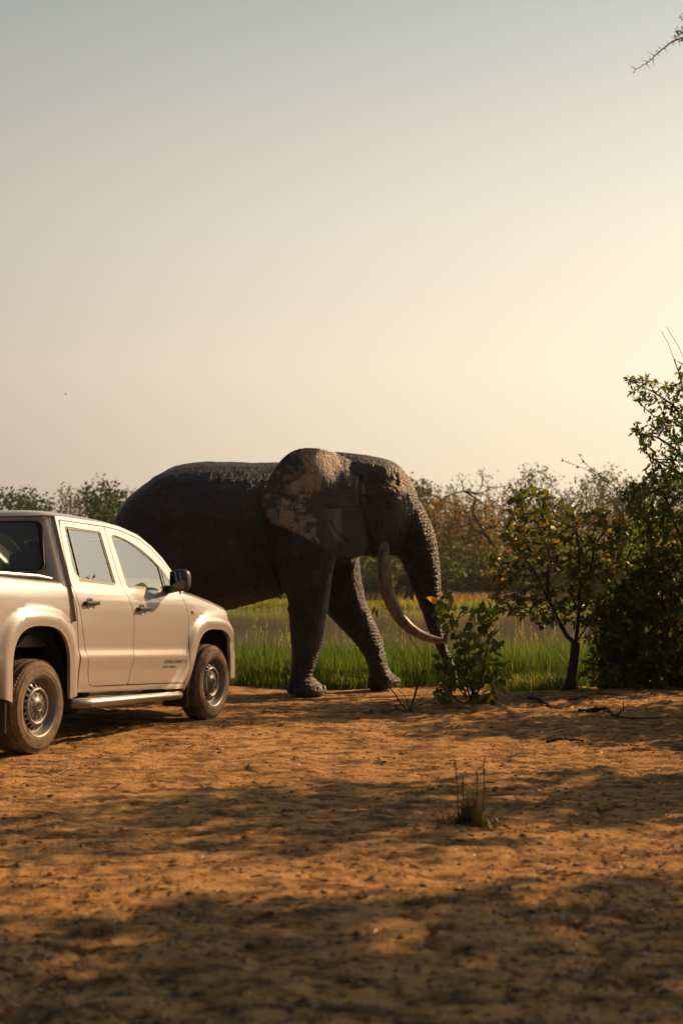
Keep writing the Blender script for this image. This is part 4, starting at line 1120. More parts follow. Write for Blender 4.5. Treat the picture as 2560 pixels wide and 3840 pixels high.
# one leaf: blade folded along its rib, tip drooping; stalk at the origin, blade along +x
LEAF_V = np.array([(0, 0, 0), (.12, 0, 0), (.38, .27, .07), (.40, 0, .0), (.38, -.27, .07), (.72, .20, .02), (.74, 0, -.05), (.72, -.20, .02), (1.0, 0, -.13), (.06, .012, 0)])
LEAF_F = np.array([(0, 1, 9), (1, 3, 2), (1, 4, 3), (2, 3, 6), (2, 6, 5), (3, 4, 7), (3, 7, 6), (5, 6, 8), (6, 7, 8)])
LEAF6_V = np.array([(0, 0, 0), (.45, .24, .06), (.5, 0, -.01), (.45, -.24, .06), (1.0, 0, -.12)])
LEAF6_F = np.array([(0, 2, 1), (0, 3, 2), (1, 2, 4), (2, 3, 4)])
def frames(dirs, rg, up_bias=.6):
    """rotation matrices whose x axis is the given direction, z roughly up with scatter"""
    x = dirs/np.maximum(np.linalg.norm(dirs, axis=1), 1e-9)[:, None]
    up = np.array([0, 0, up_bias])+rg.normal(0, .55, x.shape); y = np.cross(up, x); y /= np.maximum(np.linalg.norm(y, axis=1), 1e-9)[:, None]
    z = np.cross(x, y); return np.stack([x, y, z], 2)
def leaves_mesh(name, pos, M, size, rg, tv=LEAF6_V, tf=LEAF6_F, wid=1.0, lc=None):
    n = len(pos); T = tv*np.array([1, wid, 1])
    V = np.einsum('nij,kj->nki', M, T)*size[:, None, None]+pos[:, None]
    F = (tf[None]+(np.arange(n)*len(tv))[:, None, None]).reshape(-1, 3)
    lc = rg.random(n) if lc is None else lc
    return mesh_np(name, V.reshape(-1, 3), F, {'lc': np.repeat(lc, len(tv))}, smooth=False)
def leaf_sites(P, par, r, rg, rmaxleaf, per, spread, down=.0, outward=None):
    """positions and directions of leaves on the thin twigs"""
    n = len(P); haskid = np.zeros(n, bool); haskid[par[par >= 0]] = True
    thin = np.where((r <= rmaxleaf) & (par >= 0))[0]; pos = []; dr = []
    for i in thin:
        a = P[par[i]]; d = P[i]-a; L_ = np.linalg.norm(d); d = d/max(L_, 1e-9)
        k = per*(2 if not haskid[i] else 1); k = int(k)+(rg.random() < k-int(k))
        for _ in range(k):
            t = rg.random() if haskid[i] else rg.uniform(.3, 1.0)
            v = d*.8+rg.normal(0, spread, 3)+np.array([0, 0, -down]); pos.append(a+(P[i]-a)*t); dr.append(v)
    return np.array(pos), np.array(dr)
def sample_uv(poly, n, Y0, Y1, rg, dens=None):
    """points whose picture outline is `poly` but that fill real depth Y0..Y1"""
    B = np.array(poly); lo, hi = B.min(0), B.max(0); out = []
    while len(out) < n:
        q = rg.uniform(lo, hi, (n*2, 2)); q = q[in_poly(q, poly)]
        for u, v in q:
            if dens is not None and rg.random() > dens(u, v): continue
            out.append(at(u, v, rg.triangular(Y0, (Y0+Y1)/2, Y1))[:])
            if len(out) >= n: break
    return np.array(out)
def polyline(pts3, step):
    out = [np.array(pts3[0], float)]
    for a, b in zip(pts3[:-1], pts3[1:]):
        a = np.array(a, float); b = np.array(b, float); k = max(1, int(np.linalg.norm(b-a)/step)); out += [a+(b-a)*(i+1)/k for i in range(k)]
    return out
def chain(P, par, pts, parent):
    """append a chain of points to node lists; returns index of its last node"""
    for p in pts: P.append(np.array(p, float)); par.append(parent); parent = len(P)-1
    return parent
def plant_things(root, pos, dr, rg, size, m_mesh, m_obj, n_obj, wid=1.0, crown_name='crown', up=.6, lc_thresh=None):
    """leaves of one plant: the n_obj ones that show largest as objects, the rest joined into the crown"""
    M = frames(dr, rg, up); n = len(pos); lc = rg.random(n)
    order = np.argsort(-size/np.linalg.norm(pos-np.array([0, 0, CAM_H]), axis=1)*(1+.4*np.abs(M[:, 1, 2])))
    sel = order[:n_obj]; rest = order[n_obj:]; ctr = np.array(root.location)
    if len(rest):
        cr = link(crown_name, leaves_mesh(crown_name, pos[rest]-ctr, M[rest], size[rest], rg, LEAF6_V, LEAF6_F, wid, lc[rest]), m_mesh, root); cr['kind'] = 'stuff'
    else: cr = root
    tm = [mesh_np('leaf', LEAF_V*np.array([1, wid*w, z]), LEAF_F, smooth=False) for w, z in ((1, 1), (.85, 1.8), (1.1, -.6))]
    for q in tm: q.materials.append(m_obj)
    for i in sel:
        o = bpy.data.objects.new('leaf', tm[int(rg.integers(3))]); COL.objects.link(o); o.parent = cr
        o.matrix_local = Matrix.Translation(Vector(pos[i]-ctr)) @ Matrix(M[i].tolist()).to_4x4() @ Matrix.Scale(float(size[i]), 4)
    return cr

G_DARK = [(0, (.028, .050, .012)), (.45, (.045, .075, .016)), (.8, (.075, .100, .020)), (.95, (.13, .13, .028)), (1, (.20, .12, .03))]
G_TREE = [(0, (.028, .045, .011)), (.45, (.048, .066, .015)), (.74, (.080, .082, .019)), (.90, (.14, .095, .022)), (1, (.24, .105, .022))]
G_SHRUB = [(0, (.030, .055, .014)), (.5, (.050, .085, .018)), (.85, (.080, .11, .022)), (.96, (.16, .13, .03)), (1, (.30, .09, .02))]
M_BARK = bark('grey_brown_bark', (.028, .021, .016), (.075, .056, .040))
M_TWIG = bark('twig_bark', (.045, .030, .020), (.11, .075, .048), 30)
M_LF_TREE, M_LO_TREE = leafm('russet_green_leaves', G_TREE), leafm('russet_green_leaf', G_TREE, 'obj')
M_LF_BUSH, M_LO_BUSH = leafm('deep_green_leaves', G_DARK), leafm('deep_green_leaf', G_DARK, 'obj')
M_LF_SHR, M_LO_SHR = leafm('fresh_green_leaves', G_SHRUB, tgain=2.6), leafm('fresh_green_leaf', G_SHRUB, 'obj', .52, tgain=2.6)
M_DRYLEAF = leafm('dry_brown_leaf', [(0, (.10, .05, .022)), (.6, (.20, .10, .04)), (1, (.30, .15, .05))], 'obj', .35)

# ------------------------------------------------------------------ trees and bushes by the track
def small_tree():
    rg = np.random.default_rng(3); Y = 17.55; b = at(1305, 1592, Y); b.z = gz(b.x, Y)-.03
    root = empty('small_tree', b); tag(root, 'small many-stemmed tree with russet and green leaves on the sunlit edge of the track', 'tree')
    q = lambda u, v, d=0: np.array(at(u, v, Y+d)[:])
    P = [np.array(b[:])]; par = [-1]
    t1 = chain(P, par, polyline([b[:], q(1311, 1555), q(1318, 1510), q(1321, 1478)], .05)[1:], 0)
    l1 = chain(P, par, polyline([P[t1], q(1302, 1462, .05), q(1282, 1425, .12), q(1266, 1395, .2), q(1256, 1350, .3)], .06)[1:], t1)
    l2 = chain(P, par, polyline([P[t1], q(1326, 1440, -.05), q(1330, 1390, -.1), q(1331, 1330, -.12), q(1329, 1260, -.1), q(1322, 1210, 0)], .06)[1:], t1)
    l3 = chain(P, par, polyline([P[t1], q(1346, 1440, .1), q(1372, 1405, .2), q(1392, 1350, .3)], .06)[1:], t1)
    mid = t1+6
    l4 = chain(P, par, polyline([P[l1-8], q(1230, 1320, -.2), q(1195, 1265, -.3), q(1160, 1220, -.3)], .06)[1:], l1-8)
    l5 = chain(P, par, polyline([P[l1], q(1262, 1280, .2), q(1248, 1210, .15), q(1238, 1150, .1), q(1225, 1125, .1)], .06)[1:], l1)
    l6 = chain(P, par, polyline([P[l2-12], q(1356, 1310, .1), q(1366, 1250, .2), q(1392, 1215, .2)], .06)[1:], l2-12)
    poly1 = [(1150, 1195), (1175, 1130), (1215, 1105), (1262, 1130), (1290, 1165), (1345, 1170), (1400, 1180), (1440, 1195), (1440, 1300), (1390, 1340), (1300, 1330), (1230, 1300), (1180, 1290), (1160, 1250)]
    poly2 = [(1125, 1285), (1170, 1300), (1230, 1340), (1340, 1345), (1400, 1380), (1370, 1440), (1310, 1430), (1260, 1440), (1190, 1420), (1140, 1400), (1130, 1350)]
    poly3 = [(1195, 1440), (1260, 1450), (1290, 1500), (1240, 1520), (1205, 1490)]
    A = np.concatenate([sample_uv(poly1, 620, Y-.75, Y+.75, rg), sample_uv(poly2, 330, Y-.8, Y+.7, rg)])
    P, par = colonize(P, par, A, .05, .7, .07, 110, (0, 0, .05), 5)
    r = radii(par, .0028, 2.35, .070)
    base = np.linalg.norm(P-P[0], axis=1); r = np.where((np.arange(len(P)) <= t1), np.maximum(r, .058), r); r[0:3] = (.115, .09, .075)
    link('trunk', skeleton_mesh('trunk', P-np.array(b), par, r, 7), M_BARK, root)
    pos, dr = leaf_sites(P, par, r, rg, .0055, 1.25, .55, .15)
    size = rg.uniform(.075, .135, len(pos))
    plant_things(root, pos, dr, rg, size, M_LF_TREE, M_LO_TREE, 300, 1.0)
small_tree()

def right_bushes():
    # tall tree at the frame's edge
    rg = np.random.default_rng(12); Y = 17.4
    b = Vector((4.75, Y, 0)); b.z = gz(b.x, b.y)-.03
    root = empty('leafy_tree', b); tag(root, 'tall dense dark green tree with leafy sprays against the sky', 'tree')
    q = lambda u, v, d=0: np.array(at(u, v, Y+d)[:])
    P = [np.array(b[:])]; par = [-1]
    t1 = chain(P, par, polyline([b[:], q(1640, 1420), q(1625, 1250), q(1605, 1120, -.1), q(1590, 1000, -.1)], .12)[1:], 0)
    t2 = chain(P, par, polyline([P[6], q(1600, 1330, .2), q(1560, 1230, .2), q(1520, 1120, .1)], .12)[1:], 6)
    tw = chain(P, par, polyline([P[t2], q(1470, 1140), q(1425, 1128), q(1380, 1098), q(1345, 1078), q(1315, 1066), q(1290, 1056)], .06)[1:], t2)
    tw2 = chain(P, par, polyline([P[tw-9], q(1338, 1060), q(1332, 1046)], .05)[1:], tw-9)
    up1 = chain(P, par, polyline([P[t1], q(1560, 860), q(1535, 790), q(1518, 760)], .08)[1:], t1)
    up2 = chain(P, par, polyline([P[up1-4], q(1575, 840), q(1560, 800), q(1530, 750)], .08)[1:], up1-4)
    for br in ([(1588, 980), (1545, 930), (1500, 900), (1440, 872)], [(1590, 1000), (1540, 965), (1500, 955), (1445, 905)], [(1600, 1090), (1550, 1030), (1510, 1005), (1455, 990)], [(1605, 1110), (1550, 1080), (1490, 1050)]):
        k = int(np.argmin([np.linalg.norm(p-q(*br[0])) for p in P])); chain(P, par, polyline([P[k]]+[q(u, v, rg.uniform(-.3, .3)) for u, v in br[1:]], .07)[1:], k)
    sprays = [[(1432, 862), (1470, 855), (1520, 865), (1568, 845), (1700, 900), (1700, 960), (1568, 960), (1500, 940), (1440, 905)],
              [(1450, 970), (1500, 960), (1700, 960), (1700, 1080), (1540, 1080), (1470, 1040), (1450, 1010)],
              [(1470, 1085), (1700, 1080), (1700, 1290), (1500, 1290), (1455, 1200), (1420, 1130), (1450, 1100)]]
    A = np.concatenate([sample_uv(sprays[0], 300, Y-.7, Y+.6, rg), sample_uv(sprays[1], 560, Y-.9, Y+.8, rg), sample_uv(sprays[2], 1400, Y-1.1, Y+1.0, rg)])
    n0 = len(P)
    P, par = colonize(P, par, A, .07, .9, .095, 110, (0, 0, .04), 8)
    r = radii(par, .003, 2.3, .085)
    link('trunk', skeleton_mesh('trunk', P-np.array(b), par, r, 6), M_BARK, root)
    pos, dr = leaf_sites(P, par, r, rg, .007, 3.3, .65, .05)
    bare = (pos[:, 2] > at(1500, 838, Y).z) | ((pos[:, 2] > at(1500, 1090, Y).z) & (rg.random(len(pos)) < .45))
    keep = ~bare
    size = rg.uniform(.06, .115, len(pos)); onlong = (pos[:, 0] < at(1440, 1100, Y).x) & (pos[:, 2] > at(1440, 1135, Y).z) & (pos[:, 2] < at(1440, 1000, Y).z); size[onlong] *= .55
    plant_things(root, pos[keep], dr[keep], rg, size[keep], M_LF_BUSH, M_LO_BUSH, 300, .85)
    # dense thicket under it
    def thicket(name, label, base, poly, nat, Y0, Y1, seed, lsz, per, stems, mm, mo, nobj, wid=.9):
        rg = np.random.default_rng(seed); b = Vector(base); b.z = gz(b.x, b.y)-.02
        root = empty(name, b); tag(root, label, 'bush')
        P = [np.array(b[:])]; par = [-1]
        for (u, v, d) in stems:
            e = np.array(at(u, v, b.y+d)[:]); m_ = (np.array(b[:])*.55+e*.45)+np.array([0, 0, .12]); chain(P, par, polyline([b[:], m_, e], .07)[1:], 0)
        A = sample_uv(poly, nat, Y0, Y1, rg)
        A = A[A[:, 2] > .05]
        P, par = colonize(P, par, A, .065, .8, .09, 110, (0, 0, .03), seed)
        r = radii(par, .003, 2.4, .035)
        link('stems', skeleton_mesh('stems', P-np.array(b), par, r, 5), M_TWIG, root)
        pos, dr = leaf_sites(P, par, r, rg, .0075, per, .65, .1); ok = pos[:, 2] > .05; pos, dr = pos[ok], dr[ok]
        plant_things(root, pos, dr, rg, rg.uniform(*lsz, len(pos)), mm, mo, nobj, wid, 'foliage')
    g = at(1500, 1590, 17.8)
    thicket('thicket', 'dense dark thicket of broad leaves filling the shade under the tall tree', (4.0, 17.8, 0), [(1380, 1420), (1430, 1330), (1470, 1270), (1700, 1250), (1700, 1590), (1440, 1592), (1370, 1560)], 2600, 16.8, 19.2, 31, (.08, .14), 3.4,
            [(1450, 1400, 0), (1520, 1320, .2), (1600, 1300, .3), (1430, 1500, -.2), (1640, 1400, 0), (1560, 1450, -.5)], M_LF_BUSH, M_LO_BUSH, 260)
    thicket('leafy_bush', 'loose bush with sunlit yellow-green leaves between small tree and thicket', (3.35, 18.1, 0), [(1350, 1400), (1385, 1330), (1395, 1240), (1420, 1195), (1490, 1185), (1500, 1400), (1450, 1530), (1380, 1580), (1335, 1560), (1340, 1470)], 900, 17.5, 18.8, 37, (.07, .12), 2.0,
            [(1372, 1400, 0), (1400, 1350, .2), (1440, 1320, .1), (1360, 1500, -.2)], M_LF_SHR, M_LO_SHR, 260)
    def beside(name, label, base, ell, nat, seed):
        rg = np.random.default_rng(seed); b = Vector(base); b.z = gz(b.x, b.y)-.02; root = empty(name, b); tag(root, label, 'bush')
        A = []
        for c, e in ell:
            k = nat//len(ell); v = rg.normal(0, 1, (k, 3)); v /= np.linalg.norm(v, axis=1)[:, None]; A.append(np.array(c)+v*rg.random((k, 1))**.4*np.array(e))
        A = np.concatenate(A); A = A[A[:, 2] > .1]; P = [np.array(b[:])]; par = [-1]
        for c, e in ell: chain(P, par, polyline([b[:], tuple(np.array(b[:])*.5+np.array(c)*.5+np.array([0, 0, .1])), c], .1)[1:], 0)
        P, par = colonize(P, par, A, .10, 1.0, .13, 90, (0, 0, .03), seed); r = radii(par, .003, 2.4, .04)
        link('stems', skeleton_mesh('stems', P-np.array(b), par, r, 5), M_TWIG, root)
        pos, dr = leaf_sites(P, par, r, rg, .0075, 4.0, .65, .1); pos, dr = pos[pos[:, 2] > .05], dr[pos[:, 2] > .05]
        c = link('foliage', leaves_mesh('foliage', pos-np.array(b), frames(dr, rg), rg.uniform(.09, .15, len(pos)), rg), M_LF_BUSH, root); c['kind'] = 'stuff'
    beside('tall_bush', 'tall bush growing on beyond the thicket beside the track', (6.3, 16.4, 0), [((6.3, 16.4, 2.2), (1.3, 1.1, 1.5)), ((7.4, 16.8, 2.6), (1.2, 1.0, 1.4))], 1700, 51)
    beside('roadside_bush', 'low spreading bush at the track\'s shaded side', (5.4, 14.2, 0), [((5.4, 14.2, 1.1), (1.0, .9, .95)), ((6.6, 13.9, 1.5), (1.1, .9, 1.1))], 1300, 53)
    beside('spreading_bush', 'broad leafy bush beneath the acacia at the track\'s shaded side', (5.3, 11.2, 0), [((5.2, 11.1, 1.4), (1.1, 1.0, 1.2)), ((6.7, 11.8, 2.0), (1.2, 1.0, 1.4))], 1500, 57)
right_bushes()

def young_shrub():
    rg = np.random.default_rng(5); Y = 15.35; b = at(1082, 1640, Y); b.z = gz(b.x, Y)-.02
    root = empty('young_shrub', b); tag(root, 'knee-high shrub with big leathery leaves standing before the elephant\'s trunk', 'shrub')
    q = lambda u, v, d=0: np.array(at(u, v, Y+d)[:])
    P = [np.array(b[:])]; par = [-1]
    for pts in ([(1078, 1600), (1062, 1540), (1050, 1480), (1040, 1440), (1028, 1405), (1010, 1372)], [(1095, 1600), (1110, 1540), (1120, 1480), (1118, 1430), (1122, 1395)], [(1120, 1605), (1138, 1570), (1140, 1520)],
                [(1050, 1610), (1028, 1585), (1008, 1575)], [(1085, 1560), (1075, 1500), (1078, 1450)], [(1060, 1590), (1030, 1555), (1015, 1530)]):
        chain(P, par, polyline([b[:]]+[q(u, v, rg.uniform(-.15, .15)) for u, v in pts], .05)[1:], 0)
    polys = [([(985, 1400), (1005, 1365), (1050, 1385), (1080, 1420), (1085, 1470), (1030, 1460), (1000, 1440)], 34), ([(1085, 1400), (1115, 1385), (1140, 1410), (1135, 1450), (1095, 1450)], 18),
             ([(1040, 1470), (1140, 1450), (1168, 1520), (1160, 1580), (1060, 1580), (1040, 1520)], 112), ([(995, 1560), (1060, 1580), (1170, 1590), (1170, 1625), (1090, 1640), (990, 1620)], 84), ([(995, 1510), (1040, 1510), (1040, 1550), (1000, 1550)], 10)]
    A = np.concatenate([sample_uv(p, n, Y-.32, Y+.32, rg) for p, n in polys])
    P, par = colonize(P, par, A, .045, .4, .06, 60, (0, 0, .02), 5)
    r = radii(par, .003, 2.4, .018)
    link('stems', skeleton_mesh('stems', P-np.array(b), par, r, 6), M_TWIG, root)
    pos, dr = leaf_sites(P, par, r, rg, .0065, .95, .7, .35); ok = pos[:, 2] > .04; pos, dr = pos[ok], dr[ok]
    plant_things(root, pos, dr, rg, rg.uniform(.09, .165, len(pos)), M_LF_SHR, M_LO_SHR, 300, 1.05, 'foliage')
young_shrub()

def dry_sapling():
    rg = np.random.default_rng(8); Y = 14.95; b = at(938, 1640, Y); b.z = gz(b.x, Y)-.02
    root = empty('dry_sapling', b); tag(root, 'bare dead sapling with a few curled brown leaves beside the shrub', 'sapling')
    q = lambda u, v, d=0: Vector(at(u, v, Y+d)[:])-b
    stems = [([(938, 1640), (948, 1612), (957, 1582), (968, 1558), (976, 1538)], .014), ([(938, 1640), (920, 1615), (905, 1592), (884, 1572), (848, 1559), (800, 1553)], .009), ([(946, 1618), (958, 1570), (974, 1523), (950, 1478), (914, 1427), (886, 1409), (860, 1400)], .0045),
             ([(935, 1640), (915, 1628), (890, 1636), (868, 1640)], .008), ([(938, 1638), (955, 1625), (985, 1612), (1000, 1606)], .005), ([(930, 1640), (900, 1648), (872, 1655), (852, 1650)], .006), ([(920, 1612), (880, 1606), (840, 1612)], .004), ([(945, 1635), (970, 1640), (990, 1650)], .004), ([(925, 1640), (900, 1620), (880, 1618), (862, 1628)], .005), ([(940, 1638), (930, 1600), (915, 1585)], .005), ([(950, 1620), (975, 1600), (990, 1578)], .004), ([(912, 1626), (880, 1648), (848, 1646), (830, 1636)], .004)]
    for pts, r in stems:
        m = MB(); pp = cr_interp([tuple(q(u, v, (i % 2)*.05)) for i, (u, v) in enumerate(pts)], 4); m.tube([Vector(p) for p in pp], list(np.linspace(r, r*.45, len(pp))), 6); m.build('stem', M_TWIG, root)
    tm = mesh_np('leaf', LEAF_V*np.array([1, .9, 3.2]), LEAF_F, smooth=False); tm.materials.append(M_DRYLEAF)
    for (u, v) in ((848, 1650), (862, 1642), (872, 1632), (883, 1650), (893, 1628), (896, 1640), (905, 1622), (878, 1660), (862, 1400), (866, 1406), (852, 1662), (888, 1660), (1000, 1608), (946, 1648), (958, 1652)):
        o = bpy.data.objects.new('leaf', tm); COL.objects.link(o); o.parent = root; o.location = q(u, v-6, rg.uniform(-.05, .05)); s = rg.uniform(.06, .095); o.scale = (s, s, s); o.rotation_euler = (rg.uniform(-.5, .5), rg.uniform(.9, 1.6), rg.uniform(0, 6.28))
        if o.location.z+b.z < .06: o.location.z = .06-b.z
dry_sapling()

def sticks():
    def stick(name, label, pts, r, cat, mat_=M_TWIG, lift=.0):
        P = [ground_at(u, v, 0.0) for u, v in pts]; b = P[0].copy(); b.z = gz(b.x, b.y)
        o = empty(name, b) if False else None
        m = MB(); pp = cr_interp([(p.x-b.x, p.y-b.y, gz(p.x, p.y)-b.z+r*.7+(pts_l[i] if (pts_l := lift) and hasattr(lift, '__len__') else 0)) for i, p in enumerate(P)], 4)
        jr = np.random.default_rng(len(pp)); m.tube([Vector(p)+Vector((jr.normal(0, r*.5), jr.normal(0, r*.5), 0)) for p in pp], list(np.linspace(r, r*.4, len(pp))*.72*jr.uniform(.8, 1.2, len(pp))), 7); s = m.build(name, mat_, None); s.location = b; tag(s, label, cat)
        return s
    c5 = lambda x, y: ((1900+x/2.376)/1.632653, (2550+y/2.376)/1.632653); c6 = lambda x, y: (x/1.568/1.632653, (2780+y/1.568)/1.632653)
    stick('fallen_branch', 'pale crooked fallen branch lying in the shade below the small tree', [c5(*p) for p in ((205, 222), (290, 240), (350, 268), (430, 290), (500, 284), (565, 280))], .026, 'branch')
    s = stick('fallen_branch', 'long dark fallen branch with an upturned fork lying in the shade', [c5(*p) for p in ((640, 300), (760, 300), (880, 290), (960, 330), (1080, 350), (1200, 360), (1370, 352))], .022, 'branch', M_BARK)
    m = MB(); P0 = ground_at(*c5(965, 335)); pts = [ground_at(*c5(965, 335)), at(*c5(1000, 305), P0.y), at(*c5(1040, 265), P0.y), at(*c5(1037, 200), P0.y)]
    m.tube([Vector(p)-s.location+Vector((0, 0, .01)) for p in pts], [.014, .011, .008, .004], 6); m.build('fork', M_BARK, s)
    m = MB(); pts = [at(*c5(640, 300), ground_at(*c5(700, 300)).y), at(*c5(780, 272), ground_at(*c5(700, 300)).y), at(*c5(890, 262), ground_at(*c5(700, 300)).y), at(*c5(950, 322), ground_at(*c5(950, 325)).y)]
    m.tube([Vector(p)-s.location+Vector((0, 0, .01)) for p in pts], [.02, .018, .015, .01], 6); m.build('limb', M_BARK, s)
    stick('fallen_branch', 'short dark log half buried in litter in the bush\'s shade', [c5(*p) for p in ((340, 545), (450, 540), (560, 535), (680, 542))], .024, 'branch', M_BARK)
    stick('fallen_branch', 'thin dark branch resting on the mound by the small tree\'s foot', [c5(*p) for p in ((540, 235), (620, 232), (680, 215), (735, 200))], .018, 'branch', M_BARK)
    stick('dry_twig', 'pale bent twig lying on sunlit dirt in front of the rear wheel', [c6(*p) for p in ((165, 193), (255, 190), (310, 174), (360, 162), (405, 152), (402, 130), (388, 105))], .006, 'twig', simple('bleached_twig', (.42, .30, .19), .8))
    stick('dry_twig', 'short curved grey twig lying alone on the dirt ahead of the pickup', [c6(*p) for p in ((1456, 118), (1462, 142), (1482, 162), (1515, 172))], .008, 'twig')
sticks()

# ------------------------------------------------------------------ grass
M_GRASS = leafm('reed_grass_blades', [(0, (.030, .060, .012)), (.45, (.062, .108, .018)), (.75, (.125, .155, .03)), (.92, (.28, .23, .075)), (1, (.42, .34, .16))], 'attr', .5, .45, .35, 1.5)
M_FGRASS = leafm('far_bank_grass', [(0, (.07, .11, .02)), (.6, (.13, .17, .03)), (1, (.24, .22, .06))], 'attr', .45, .5, .3)
M_DRYG = leafm('dry_russet_grass', [(0, (.20, .125, .085)), (.6, (.30, .195, .135)), (1, (.42, .29, .20))], 'attr', .4, .6, .2)
def blades(name, X, Y, H, Wd, lc, m, seed, bend=.35, label=None, parent=None, z=None, kind='stuff', origin=(0, 0, 0)):
    rg = np.random.default_rng(seed); n = len(X)
    Z = GH(X, Y)-.01 if z is None else z
    a = rg.uniform(0, 2*math.pi, n); w = np.column_stack([np.cos(a), np.sin(a), np.zeros(n)])*Wd[:, None]*.5
    la = rg.uniform(0, 2*math.pi, n); bd = np.abs(rg.normal(0, bend, n))*H; ld = np.column_stack([np.cos(la), np.sin(la), np.zeros(n)])*bd[:, None]
    B = np.column_stack([X, Y, Z]); up = np.zeros((n, 3)); up[:, 2] = H
    V = np.stack([B-w, B+w, B-w*.8+up*.5+ld*.28, B+w*.8+up*.5+ld*.28, B+up*.95+ld], 1).reshape(-1, 3)-np.array(origin)
    k = (np.arange(n)*5)[:, None]
    F = np.concatenate([np.hstack([k, k+1, k+3]), np.hstack([k, k+3, k+2]), np.hstack([k+2, k+3, k+4])])
    o = link(name, mesh_np(name, V, F, {'lc': np.repeat(lc, 5)}, smooth=False), m, parent, origin if parent is None else None)
    if kind: o['kind'] = kind
    if label: o['label'] = label
    return o
def grasses():
    rg = np.random.default_rng(17)
    n = 62000; Y = 18.75+13.5*rg.random(n)**1.7; X = rg.uniform(-.36, .40, n)*Y
    edge = 18.95+.22*vnoise(np.column_stack([X, 0*X]), .8, 3)+.15*vnoise(np.column_stack([X, 0*X]), 3, 5)
    pn = fbm(np.column_stack([X, Y]), .7, 3, 7)
    H = np.clip(.46+.20*sstep(Y, 19.2, 21.5)-.34*sstep(Y, 22, 28)+.08*pn, .12, .70)*rg.uniform(.55, 1.12, n)*np.where(Y < edge+.35, .45, 1)
    ok = (Y > edge) & (H > .08); X, Y, H, pn = X[ok], Y[ok], H[ok], pn[ok]
    lc = np.clip(.28+.22*pn+rg.normal(0, .16, len(X))+.10*sstep(Y, 21, 27), 0, .93)
    blades('reed_grass', X, Y, H, rg.uniform(.010, .022, len(X)), lc, M_GRASS, 2, .22, 'tall green reed grass along the pond\'s near edge')
    # seed heads: thin stalks carrying feathery plumes
    n = 420; Y = rg.uniform(19.8, 23.5, n); X = rg.uniform(-.3, .3, n)*Y; cl = vnoise(np.column_stack([X, Y]), .55, 33); ok = cl > .0; X, Y = X[ok], Y[ok]; n = len(X)
    H = rg.uniform(.66, .92, n); Z = GH(X, Y)
    pos = []; dr = []
    for x, y, h, z in zip(X, Y, H, Z):
        lean = rg.normal(0, .10, 2)
        for k in range(9):
            t = .72+.28*k/8; pos.append((x+lean[0]*t, y+lean[1]*t, z+h*t)); dr.append((lean[0]*2+rg.normal(0, .35), lean[1]*2+rg.normal(0, .35), 1.0))
    pos = np.array(pos); M = frames(np.array(dr), rg)
    o = link('seed_plumes', leaves_mesh('seed_plumes', pos, M, rg.uniform(.035, .07, len(pos)), rg, LEAF6_V, LEAF6_F, .45, np.clip(rg.normal(.90, .06, len(pos)), 0, .97)), M_GRASS); o['kind'] = 'stuff'; o['label'] = 'pale feathery seed plumes above the reed grass'
    blades('seed_stalks', X, Y, H, np.full(n, .007), np.full(n, .85), M_GRASS, 3, .12, 'thin pale stalks of seeding reed grass')
    # tufts on the track's margin under the bushes
    n = 5200; X = rg.uniform(1.9, 5.2, n); Y = 17.6+1.6*rg.random(n); ok = vnoise(np.column_stack([X, Y]), 1.6, 8) > -.15; X, Y = X[ok], Y[ok]
    blades('verge_grass', X, Y, rg.uniform(.06, .26, len(X)), rg.uniform(.008, .016, len(X)), np.clip(rg.normal(.5, .25, len(X)), 0, 1), M_GRASS, 5, .5, 'short grass at the foot of the bushes')
    # far bank
    n = 30000; Y = 94.0+10.0*rg.random(n); X = rg.uniform(-.34, .34, n)*Y; z = GH(X, Y); ok = z > WATER_Z-.06; X, Y = X[ok], Y[ok]; pn = vnoise(np.column_stack([X, Y]), .22, 4)
    blades('far_bank_grass', X, Y, (.36+.16*pn)*rg.uniform(.5, 1.2, len(X)), rg.uniform(.05, .10, len(X)), np.clip(.45+.3*pn+rg.normal(0, .2, len(X)), 0, 1), M_FGRASS, 6, .4, 'low green grass along the pond\'s far bank')
    n = 26000; Y = 108.5+8.5*rg.random(n); X = rg.uniform(-.34, .34, n)*Y; pn = vnoise(np.column_stack([X, Y]), .12, 14); ok = pn > -.45; X, Y, pn = X[ok], Y[ok], pn[ok]
    blades('dry_grass', X, Y, (.95+.5*np.clip(pn, 0, 1))*rg.uniform(.4, 1.1, len(X)), rg.uniform(.05, .10, len(X)), np.clip(.5+rg.normal(0, .25, len(X)), 0, 1), M_DRYG, 8, .5, 'dry russet grass below the far trees')
    # tuft in the open dirt
    p = ground_at(1082, 1893); rg = np.random.default_rng(6); p.z = gz(p.x, p.y)
    root = empty('grass_tuft', p); tag(root, 'lone tuft of dark grass with tall bare stalks on the open dirt', 'grass tuft')
    n = 420; a = rg.uniform(0, 6.28, n); rr = .085*np.sqrt(rg.random(n)); X = p.x+rr*np.cos(a); Y = p.y+rr*np.sin(a)
    H = .27*np.exp(-(rr/.075)**2*.8)*rg.uniform(.35, 1.0, n)
    blades('blades', X, Y, H, rg.uniform(.003, .007, n), np.clip(rg.normal(.35, .2, n), 0, 1), M_DRYT, 9, .25, parent=root, origin=p[:])
    n = 260; a = rg.uniform(0, 6.28, n); rr = .20*np.sqrt(rg.random(n)); X = p.x+rr*np.cos(a); Y = p.y+rr*np.sin(a)*.8
    blades('basal_blades', X, Y, rg.uniform(.02, .07, n), rg.uniform(.005, .010, n), np.clip(rg.normal(.3, .2, n), 0, 1), M_DRYT, 10, .9, parent=root, origin=p[:])
